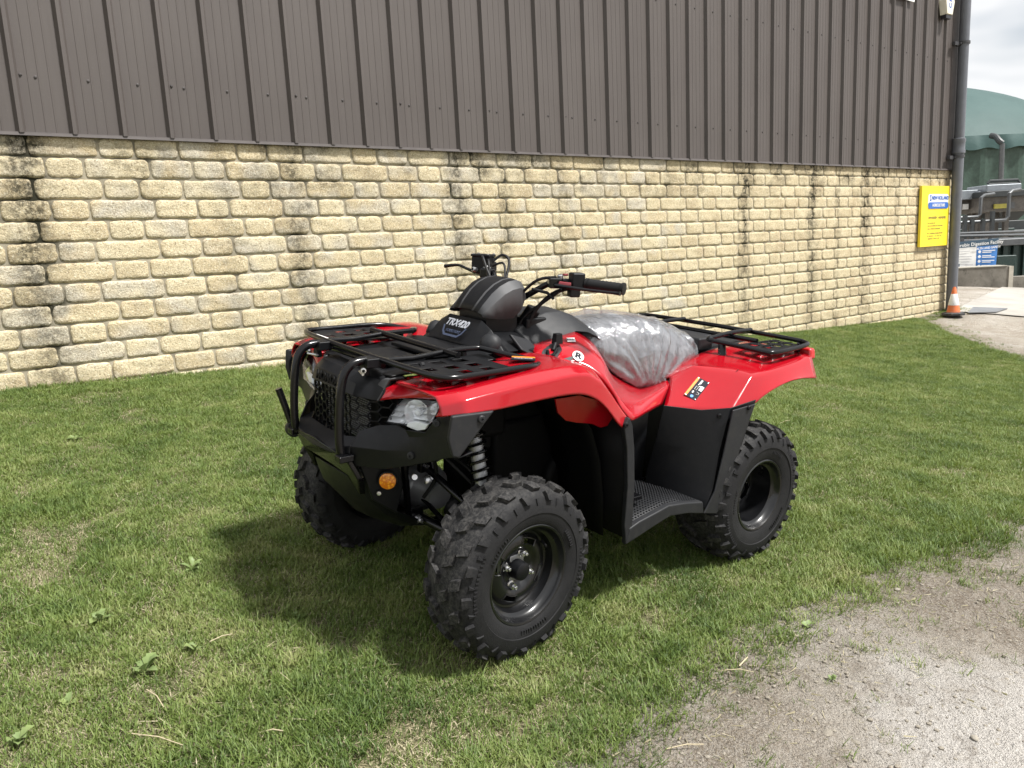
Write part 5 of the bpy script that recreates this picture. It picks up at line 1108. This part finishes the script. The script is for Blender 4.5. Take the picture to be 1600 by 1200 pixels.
# ---- footwells
for sg in (1, -1):
    f = (lambda q: q) if sg > 0 else mir
    # mudguard ahead of the rear wheel
    r0 = [A_['a'], A_['b'], A_['c'], A_['d']]; r0 = [(p[0] + .007, p[1] + .003, p[2] + .014) for p in r0]
    r1 = [(-.865, .34, .52), (-.915, .46, .52), (-.985, .565, .52), (-1.104,0.583,0.521)]
    r2 = [(-.850, .32, .40), (-.895, .45, .40), (-.958, .572, .38), (-1.045, .584, .40)]
    r3 = [(-.845, .32, .335), (-.885, .45, .335), (-.918, .574, .30), (-.985, .584, .29)]
    f(MB().grid([r0, r1, r2, r3])).build('rear_mudguard', m_black, quad, solid=.006, bevel=.006, smooth=30)
    fl = [(-1.018, .588, .690), (-1.162,0.59,0.698), (-1.098,0.59,0.551), (-1.06,0.59,0.424), (-1.022,0.59,0.323), (-0.979,0.588,0.27), (-0.897,0.586,0.288), (-.955, .586, .370), (-.985, .588, .52)]
    f(MB().prism(fl, (0, -.008, 0))).build('mudguard_flange', m_grey, quad, bevel=.006)
    # inner wall of the footwell
    f(MB().add([(-.49, .235, .74), (-.86, .30, .70), (-.85, .30, .34), (-.48, .27, .34)], [(0, 1, 2, 3)])).build('footwell_wall', m_black, quad, solid=.006)
    # foot board with raised grid
    ft = [(-.475, .335), (-.53, .338), (-.60, .350), (-.69, .362), (-.78, .358), (-.895, .335)]
    fb = f(MB().grid([[(x, y, z - (.004 if y < .5 else 0)) for y in (.27, .40, .50, .565)] for x, z in ft])).build('foot_board', m_grey, quad, solid=.010)
    gm = MB()
    for i in range(28):
        for j in range(20):
            x = -.485 - i * .0145; y = .285 + j * .0145; zz = float(np.interp(-x, [-q[0] for q in ft], [q[1] for q in ft])); gm.box((x, y, zz + .0015), (.0075, .0075, .005), taper=.6)
    f(gm).build('grip_studs', m_grey, fb, smooth=0); gs = [c for c in fb.children][0]; gs['kind'] = 'stuff'
    sk2 = [(-0.453,0.588,0.271), (-0.523,0.59,0.289), (-0.604,0.59,0.309), (-0.688,0.59,0.327), (-0.791,0.59,0.314), (-0.892,0.59,0.29), (-0.88,0.59,0.343), (-0.773,0.59,0.362), (-0.675,0.59,0.373), (-0.598,0.59,0.36), (-0.517,0.59,0.347), (-0.467,0.588,0.331)]
    f(MB().prism(sk2, (0, -.026, .002))).build('foot_board_edge', m_grey, quad, bevel=.006)
    gg = [(-0.413,0.575,0.714), (-0.438,0.575,0.742), (-0.457,0.575,0.712), (-0.476,0.575,0.625), (-0.492,0.575,0.481), (-0.484,0.585,0.331), (-0.455,0.587,0.268), (-0.448,0.58,0.348), (-0.458,0.572,0.487), (-0.44,0.572,0.631)]
    f(MB().prism(gg, (-.003, -.022, 0))).build('front_guard_edge', m_grey, quad, bevel=.005)
    f(MB().grid([[(-.445, y, .735) for y in (.20, .38, .565)], [(-.465, y, .56) for y in (.20, .38, .565)], [(-.485, y, .40) for y in (.20, .38, .57)], [(-.478, y, .285) for y in (.20, .38, .575)]])).build('front_mudguard', m_deep, quad, solid=.008)
    f(MB().tube([(-.60, .30, .385), (-.60, .40, .380), (-.60, .475, .378)], .013, 10).box((-.60, .45, .385), (.06, .09, .016))).build('foot_peg', m_tube, quad, bevel=.003)
    for c_, d in (((-1.005,0.535,0.657), (.6, .8, 0)), ((-0.941,0.445,0.623), (.8, .6, 0)), ((-1.113,0.592,0.689), (0, 1, 0)), ((-0.418,0.578,0.718), (.2, 1, 0))):
        mm = MB(); bolt(mm, c_, d, .010); f(mm).build('trim_clip', m_black, quad)


# ------------------------------------------------------------------ grass
def blade_material(name, dry):
    t = NT(name); pos = t.n('ShaderNodeNewGeometry').outputs['Position']; rnd = t.n('ShaderNodeObjectInfo').outputs['Random']
    patch = t.noise(pos, 1.1, 2, .6); fine = t.noise(pos, 5.5, 3, .65)
    k = t.math('ADD', t.math('MULTIPLY', patch, .45), t.math('ADD', t.math('MULTIPLY', fine, .60), t.math('ADD', t.math('MULTIPLY', t.noise(pos, 110, 1), .46), t.math('MULTIPLY', rnd, .03))))
    if dry: c = t.ramp(k, [(.35, (.28, .235, .135)), (.75, (.44, .39, .26))])
    else: c = t.ramp(k, [(.50, (.030, .060, .014)), (.67, (.082, .134, .030)), (.83, (.170, .230, .058)), (1.0, (.33, .33, .15))])
    d = t.n('ShaderNodeBsdfPrincipled', {'Base Color': c, 'Roughness': .55, 'Specular IOR Level': .35})
    tr = t.n('ShaderNodeBsdfTranslucent', {'Color': t.mix(.5, c, (.30, .36, .04), 'MIX')})
    mx = t.n('ShaderNodeMixShader', {0: .26, 1: d.outputs[0], 2: tr.outputs[0]}); t.t.links.new(mx.outputs[0], t.out.inputs[0]); return t.m
m_blade = blade_material('grass_blade', False); m_dry = blade_material('dry_blade', True)
tufts = bpy.data.collections.new('grass_tufts')
def tuft(seed, nb, hmin, hmax, spread, wid, dryshare):
    rr = random.Random(seed); m = MB()
    for b in range(nb):
        x, y = rr.gauss(0, spread), rr.gauss(0, spread); a = rr.uniform(0, 2 * math.pi); h = rr.uniform(hmin, hmax); lean = rr.uniform(.15, .95) * h; w = wid * rr.uniform(.7, 1.25)
        m.cur = 1 if rr.random() < dryshare else 0
        if m.cur: h *= .5; lean *= 1.3
        dx, dy = math.cos(a), math.sin(a); px, py = -dy * w / 2, dx * w / 2; k = len(m.v); tw = rr.uniform(-.5, .5)
        for f, wf in ((0, .8), (.45, 1), (.8, .7)):
            ox = x + dx * lean * f * f; oy = y + dy * lean * f * f; z = h * f * (1 - .18 * f)
            m.v += [(ox - px * wf, oy - py * wf, z), (ox + px * wf, oy + py * wf, z + tw * w * .5)]
        m.v.append((x + dx * lean, y + dy * lean, h * .84))
        m.f += [(k, k + 1, k + 3, k + 2), (k + 2, k + 3, k + 5, k + 4), (k + 4, k + 5, k + 6)]; m.mi += [m.cur] * 3
    o = bpy.data.objects.new('grass_tuft', m.mesh('grass_tuft', [m_blade, m_dry], smooth=0, normals=False)); tufts.objects.link(o); return o
for s in range(7): tuft(100 + s, 22, .016, .042, .020, .0026, .20)
for s in range(2): tuft(200 + s, 16, .030, .066, .018, .0030, .08)
tuft(300, 14, .012, .026, .022, .0030, .55)
def turf(seed, nb, hmin, hmax, wid, dryshare, tallshare):
    """a round patch of turf, thinning out to its rim so that patches merge"""
    rr = random.Random(seed); m = MB()
    for b in range(nb):
        r = .135 * math.sqrt(rr.random()) * rr.uniform(.86, 1.10); th = rr.uniform(0, 2 * math.pi); x, y = r * math.cos(th), r * math.sin(th)
        cl = mnoise.noise(Vector((x * 22, y * 22, seed * 1.7))); a = rr.uniform(0, 2 * math.pi); h = rr.uniform(hmin, hmax) * (1 + .45 * cl)
        if rr.random() < tallshare: h *= 1.6
        lean = rr.uniform(.15, .95) * h; w = wid * rr.uniform(.7, 1.25); m.cur = 1 if rr.random() < dryshare * (1 - .8 * cl) else 0
        if m.cur: h *= .5; lean *= 1.3
        dx, dy = math.cos(a), math.sin(a); px, py = -dy * w / 2, dx * w / 2; k = len(m.v); tw = rr.uniform(-.5, .5)
        for f, wf in ((0, .8), (.45, 1), (.8, .7)):
            ox = x + dx * lean * f * f; oy = y + dy * lean * f * f; z = h * f * (1 - .18 * f)
            m.v += [(ox - px * wf, oy - py * wf, z), (ox + px * wf, oy + py * wf, z + tw * w * .5)]
        m.v.append((x + dx * lean, y + dy * lean, h * .84))
        m.f += [(k, k + 1, k + 3, k + 2), (k + 2, k + 3, k + 5, k + 4), (k + 4, k + 5, k + 6)]; m.mi += [m.cur] * 3
    o = bpy.data.objects.new('grass_turf', m.mesh('grass_turf', [m_blade, m_dry], smooth=0, normals=False)); tufts.objects.link(o)
for s in range(7): turf(400 + s, 1600, .009, .031, .0025, .24, .06)
for s in range(3): turf(500 + s, 1600, .013, .040, .0027, .14, .10)
for s in range(3): turf(600 + s, 700, .008, .024, .0026, .50, .03)
n_w = np.array([.5847853, -.8111881])
def lawn_points(A):
    """keep points on the lawn inside the area round the camera's field of view; also the distance past the lawn edge"""
    ang = np.degrees(np.arctan2(A[:, 0], A[:, 1])); A = A[(ang > -47) & (ang < 47) & (A[:, 1] > .8) & (np.hypot(A[:, 0], A[:, 1]) < 17)]
    A = A[A @ n_w + 6.6 > .03]; e = edge_dist(A)
    jn = np.array([mnoise.noise(Vector((x * 3.1, y * 3.1, 1.7))) * .09 + mnoise.noise(Vector((x * 13, y * 13, 4.2))) * .05 for x, y in A])
    k = e < .6; return A[k], (e - jn - .10 * np.clip((4.0 - A[:, 1]) / 1.6, 0, 1))[k]
# patches on a jittered grid
sp = .152; gx_, gy_ = np.meshgrid(np.arange(-8, 14, sp), np.arange(-1, 17, sp)); A = np.column_stack((gx_.ravel(), gy_.ravel())); A += rng.uniform(-.055, .055, A.shape)
A, e = lawn_points(A); far_ok = (e < -.15) & (A @ n_w + 6.6 > .15); T = A[far_ok]
bare = np.array([mnoise.noise(Vector((x * 1.9 + 7, y * 1.9, 11))) + .5 * mnoise.noise(Vector((x * 6, y * 6, 2))) for x, y in T]); lush = np.array([mnoise.noise(Vector((x * 1.3, y * 1.3, 21))) for x, y in T])
kT = 10 + rng.integers(0, 7, len(T)); r_ = rng.random(len(T)); kT[lush + .3 * r_ > .38] = 17 + rng.integers(0, 3); mk = lush + .3 * r_ > .38; kT[mk] = 17 + rng.integers(0, 3, mk.sum()); mk = bare + .25 * r_ > .54; kT[mk] = 20 + rng.integers(0, 3, mk.sum())
sT = rng.uniform(.92, 1.12, len(T))
# small tufts along the gravel edge and the foot of the wall, and scattered taller ones
sp = .023; strips = []
A = np.column_stack((rng.uniform(-8, 14, 700000), rng.uniform(-1, 17, 700000))); A, e = lawn_points(A)
near_e = (e > -.30) & ((e < .02) | (rng.random(len(A)) < .30 * np.exp(-e / .15))); near_w = (A @ n_w + 6.6 < .28); loose = rng.random(len(A)) < .022
k = (near_e | near_w | loose) & (e < .5); U = A[k]; eU = e[k]; wU = U @ n_w + 6.6; r_ = rng.random(len(U))
kU = rng.integers(0, 7, len(U)); tall = ((wU < .10) & (r_ < .35)) | ((eU > -.16) & (r_ < .45)) | (~near_e[k] & ~near_w[k]); kU[tall] = 7 + rng.integers(0, 2, tall.sum()); dr = (eU > -.1) & (rng.random(len(U)) < .35); kU[dr] = 9
sU = rng.uniform(.75, 1.2, len(U)); sU[eU > 0] *= .75
P = np.vstack((T, U)); kind = np.concatenate((kT, kU)); scl = np.concatenate((sT, sU)); N = len(P)
Zg = np.array([ground_z(x, y) + relief(x, y) for x, y in P])
me = bpy.data.meshes.new('grass'); me.from_pydata([(a, b, c_ - .002) for (a, b), c_ in zip(P, Zg)], [], [])
for nm_, ty_, val in (('tuft_kind', 'INT', kind.astype(np.int32)), ('tuft_scale', 'FLOAT', scl.astype(np.float32)), ('tuft_turn', 'FLOAT', rng.uniform(0, 6.283, N).astype(np.float32))):
    at = me.attributes.new(nm_, ty_, 'POINT'); at.data.foreach_set('value', val)
gro = bpy.data.objects.new('grass', me); COL.objects.link(gro); me.materials.append(m_blade)
tag(gro, 'short mown green grass covering the lawn around the quad bike', 'grass', kind='stuff')
gn = bpy.data.node_groups.new('grass_scatter', 'GeometryNodeTree'); gn.interface.new_socket('Geometry', in_out='INPUT', socket_type='NodeSocketGeometry'); gn.interface.new_socket('Geometry', in_out='OUTPUT', socket_type='NodeSocketGeometry')
gi = gn.nodes.new('NodeGroupInput'); go = gn.nodes.new('NodeGroupOutput'); iop = gn.nodes.new('GeometryNodeInstanceOnPoints'); ci = gn.nodes.new('GeometryNodeCollectionInfo')
ci.inputs['Collection'].default_value = tufts; ci.inputs['Separate Children'].default_value = True; ci.inputs['Reset Children'].default_value = True
def named(n, ty):
    q = gn.nodes.new('GeometryNodeInputNamedAttribute'); q.data_type = ty; q.inputs['Name'].default_value = n; return q.outputs['Attribute']
m2p = gn.nodes.new('GeometryNodeMeshToPoints'); cx = gn.nodes.new('ShaderNodeCombineXYZ'); ro = gn.nodes.new('FunctionNodeRotateEuler')
gn.links.new(gi.outputs[0], m2p.inputs['Mesh']); gn.links.new(m2p.outputs[0], iop.inputs['Points']); gn.links.new(ci.outputs[0], iop.inputs['Instance'])
iop.inputs['Pick Instance'].default_value = True
gn.links.new(named('tuft_kind', 'INT'), iop.inputs['Instance Index']); gn.links.new(named('tuft_turn', 'FLOAT'), cx.inputs[2]); gn.links.new(cx.outputs[0], ro.inputs['Rotation']); ro.inputs['Rotate By'].default_value = (.0517, .0871, 0)
gn.links.new(ro.outputs[0], iop.inputs['Rotation']); gn.links.new(named('tuft_scale', 'FLOAT'), iop.inputs['Scale'])
gn.links.new(iop.outputs[0], go.inputs[0])
gro.modifiers.new('scatter', 'NODES').node_group = gn
print('patches', len(T), 'tufts', len(U))

# broad leaved weeds, each a plant of its own
t_wd = NT('weed_leaf'); v = t_wd.coord(); rnd = t_wd.n('ShaderNodeObjectInfo').outputs['Random']
c = t_wd.mix(t_wd.noise(v, 40, 4), t_wd.ramp(rnd, [(0.0, (.14, .21, .07)), (.6, (.19, .27, .085)), (1.0, (.25, .31, .095))]), (.25, .32, .13))
d = t_wd.n('ShaderNodeBsdfPrincipled', {'Base Color': c, 'Roughness': .5, 'Normal': t_wd.bump(t_wd.noise(v, 70, 3), .4, .003)}); tr = t_wd.n('ShaderNodeBsdfTranslucent', {'Color': c}); mx = t_wd.n('ShaderNodeMixShader', {0: .25, 1: d.outputs[0], 2: tr.outputs[0]}); t_wd.t.links.new(mx.outputs[0], t_wd.out.inputs[0])
def leaf_mesh(L, wd2, curl, seed):
    rr = random.Random(seed); m = MB(); rows = []
    for i in range(8):
        f = i / 7; w = wd2 * (math.sin(math.pi * min(1, f * .92 + .06)) ** .8) * (.30 if f < .22 else 1); w *= 1 + .18 * (1 if i % 2 else -1) * (f > .25)
        z = math.sin(f * 1.7) * L * curl - .25 * L * f * f * curl; x = L * f
        rows.append([(x, -w, z + w * .35), (x, 0, z), (x, w, z + w * .35)])
    return m.grid(rows)
def weed(px, nl, L, wd2, seed, label):
    rr = random.Random(seed); e = empty('weed', (px[0], px[1], ground_z(*px) + relief(*px) - .004), rr.uniform(0, 6)); tag(e, label, 'weed', 'weeds growing in the lawn')
    for k in range(nl):
        l = L * .62 * rr.uniform(.6, 1.15); o = leaf_mesh(l, wd2 * .8 * rr.uniform(.7, 1.2), rr.uniform(.25, .9), seed * 31 + k).build('leaf', t_wd.m, e, smooth=60, normals=False)
        o.rotation_euler = (rr.uniform(-.2, .2), R(rr.uniform(-18, 2)), 2 * math.pi * k / nl + rr.uniform(-.3, .3)); o.location = (0, 0, rr.uniform(.004, .02))
weed((-1.275,2.832), 7, .075, .013, 1, 'leafy weed rosette left of the far front wheel')
weed((-1.159,2.167), 6, .082, .022, 2, 'big broad leaved weed in the lower left lawn')
weed((-1.436,2.436), 6, .070, .018, 3, 'pale broad leaved weed at the left of the lawn')
weed((-0.703,2.596), 3, .038, .013, 4, 'small round leaved weed in the shadow left of the near front wheel')
weed((-1.054,2.279), 4, .050, .016, 5, 'upright pale weed beside the straw stalk')
weed((0.383,2.811), 4, .046, .015, 6, 'pale weed just behind the near front wheel')
weed((-1.342,1.839), 6, .072, .020, 7, 'spreading weed in the bottom left corner')
weed((-1.298,1.998), 4, .050, .016, 8, 'small weed above the bottom left corner')
weed((-2.562,4.388), 5, .085, .020, 9, 'flat weed in the sunny lawn far left of the front wheel')
weed((-1.938,3.706), 4, .060, .015, 10, 'low weed between the far left weed and the shadow')
weed((-0.787,2.503), 3, .040, .012, 11, 'tiny twin leaved weed in the shaded grass')
weed((1.007,2.536), 4, .040, .014, 12, 'small weed where the lawn meets the gravel')
weed((0.964,2.227), 4, .026, .010, 13, 'single green sprig growing on the gravel')
weed((1.039,3.562), 3, .040, .012, 14, 'weed beside the rear wheel of the quad bike')
weed((-1.466,2.73), 3, .040, .014, 15, 'small pale weed below the rosette on the left')
# straw stalks
m_str = plastic('straw', (.47, .40, .26), .6, bumpscale=200, bump=.3)
def straw(a, b, r, label, k):
    r *= .8
    za = ground_z(*a) + relief(*a) + .026; zb = ground_z(*b) + relief(*b) + .030; mx_, my_ = (a[0] + b[0]) / 2 + .006, (a[1] + b[1]) / 2
    o = MB().tube([(a[0], a[1], za - .006), (mx_, my_, (za + zb) / 2 + .004), (b[0], b[1], zb)], [r, r * .9, r * .7], 7).build('straw_stalk', m_str); tag(o, label, 'straw', 'straw stalks on the lawn')
straw((-1.018,2.315), (-0.958,2.351), .0024, 'pale straw stalk lying left of the front wheel shadow', 0)
straw((-1.059,1.868), (-0.901,1.813), .0021, 'long bent straw stalk at the lower left', 1)
straw((-0.729,1.887), (-0.662,1.882), .0026, 'short thick straw stalk near the bottom edge', 2)
straw((-1.102,2.052), (-1.015,1.965), .0022, 'brown straw stalk left of the big weed', 3)
straw((-0.082,2.276), (-0.039,2.3), .0018, 'short straw stalk below the near front wheel', 4)
straw((1.904,5.373), (2.006,5.452), .0022, 'far straw stalk on the grass behind the quad bike', 5)
straw((0.62,2.245), (0.715,2.223), .0018, 'thin straw stalk on the gravel edge', 6)
straw((0.684,2.273), (0.72,2.305), .0030, 'pale straw chip on the gravel edge', 7)
straw((0.365,1.874), (0.47,1.881), .0020, 'straw stalk on the gravel near the bottom edge', 8)
# loose stones on the gravel
t_st = NT('pebble'); v = t_st.coord(); rnd = t_st.n('ShaderNodeObjectInfo').outputs['Random']; t_st.bsdf(Base_Color=t_st.mix(t_st.noise(v, 60, 4), t_st.ramp(rnd, [(0.0, (.06, .06, .062)), (.5, (.20, .175, .14)), (1.0, (.36, .33, .28))]), (.30, .27, .22)), Roughness=.9, Normal=t_st.bump(t_st.noise(v, 120, 4), .5, .003))
def pebble_mesh(seed, n1=7, n2=5):
    m = MB(); rows = []
    for i in range(n2 + 1):
        th = math.pi * i / n2; r_ = []
        for k in range(n1):
            a = 2 * math.pi * k / n1; d = Vector((math.sin(th) * math.cos(a), math.sin(th) * math.sin(a), math.cos(th) * .62)); q = 1 + .35 * mnoise.noise(d * 1.8 + Vector((seed * 5.1, 0, 0))); r_.append(d * q)
        rows.append(r_)
    return m.grid(rows, closed=True)
for k, (px, s, lb) in enumerate((((1.479,2.839), .013, 'dark round stone where the grass meets the gravel'), ((1.255,1.958), .014, 'grey stone on the gravel in the bottom right corner'), ((0.901,1.923), .014, 'brown lump of earth on the gravel near the bottom edge'), ((0.838,1.961), .020, 'flat brown clod of earth on the gravel'), ((0.946,1.882), .008, 'small dark pebble at the bottom of the gravel'), ((1.426,2.559), .008, 'small brown pebble in the middle of the gravel'))):
    o = pebble_mesh(k).build('stone_lump', t_st.m, None, smooth=50); o.location = (px[0], px[1], ground_z(*px) + .014); o.scale = (s, s * .8, s * .6); o.rotation_euler = (0, 0, k * 1.3); tag(o, lb, 'stone', 'loose stones on the gravel')
grit = MB(); rr = random.Random(5); lib_p = [pebble_mesh(50 + k, 5, 3) for k in range(6)]
cand = np.column_stack((rng.uniform(-.2, 5.5, 30000), rng.uniform(.9, 6.5, 30000))); cd = edge_dist(cand); dc = np.hypot(cand[:, 0], cand[:, 1])
sel = cand[(cd > .02) & (cd < 2.6) & (rng.random(len(cand)) < np.clip(2.2 / dc, .1, 1) ** 2)]
for x, y in sel[:7500]:
    q = lib_p[rr.randrange(6)]; s = .0015 + .0080 * rr.random() ** 3.4; a = rr.uniform(0, 6); ca, sa = math.cos(a), math.sin(a); z = ground_z(x, y) + relief(x, y) + .012 + max(0, .012 * mnoise.noise(Vector((x * 2.3, y * 2.3, 7))) + .006 * mnoise.noise(Vector((x * 9, y * 9, 2))) + .004) - .004
    grit.add([(x + (p[0] * ca - p[1] * sa) * s, y + (p[0] * sa + p[1] * ca) * s, z + p[2] * s) for p in q.v], q.f)
o = grit.build('gravel_grit', t_st.m, None, smooth=0); tag(o, 'loose grit scattered over the gravel track', 'grit', kind='stuff')
# dry clippings along the edge of the lawn
clip = MB(); 
for _ in range(3000):
    i = rr.randrange(60, int(len(EC) * .62)); p = EC[i] + EN[i] * abs(rr.gauss(.05, .26)) + Vector((rr.uniform(-.1, .1), rr.uniform(-.1, .1), 0)); a = rr.uniform(0, 6.28); L = rr.uniform(.008, .038); w = rr.uniform(.0004, .0011); z = ground_z(p.x, p.y) + relief(p.x, p.y) + .016
    dx, dy = math.cos(a) * L, math.sin(a) * L; px, py = -math.sin(a) * w, math.cos(a) * w
    clip.add([(p.x - px, p.y - py, z), (p.x + px, p.y + py, z), (p.x + dx + px, p.y + dy + py, z + rr.uniform(0, .008)), (p.x + dx - px, p.y + dy - py, z + rr.uniform(0, .008))], [(0, 1, 2, 3)])
o = clip.build('dry_clippings', m_dry, None, smooth=0, normals=False); tag(o, 'dry grass clippings strewn along the gravel edge', 'clippings', kind='stuff')
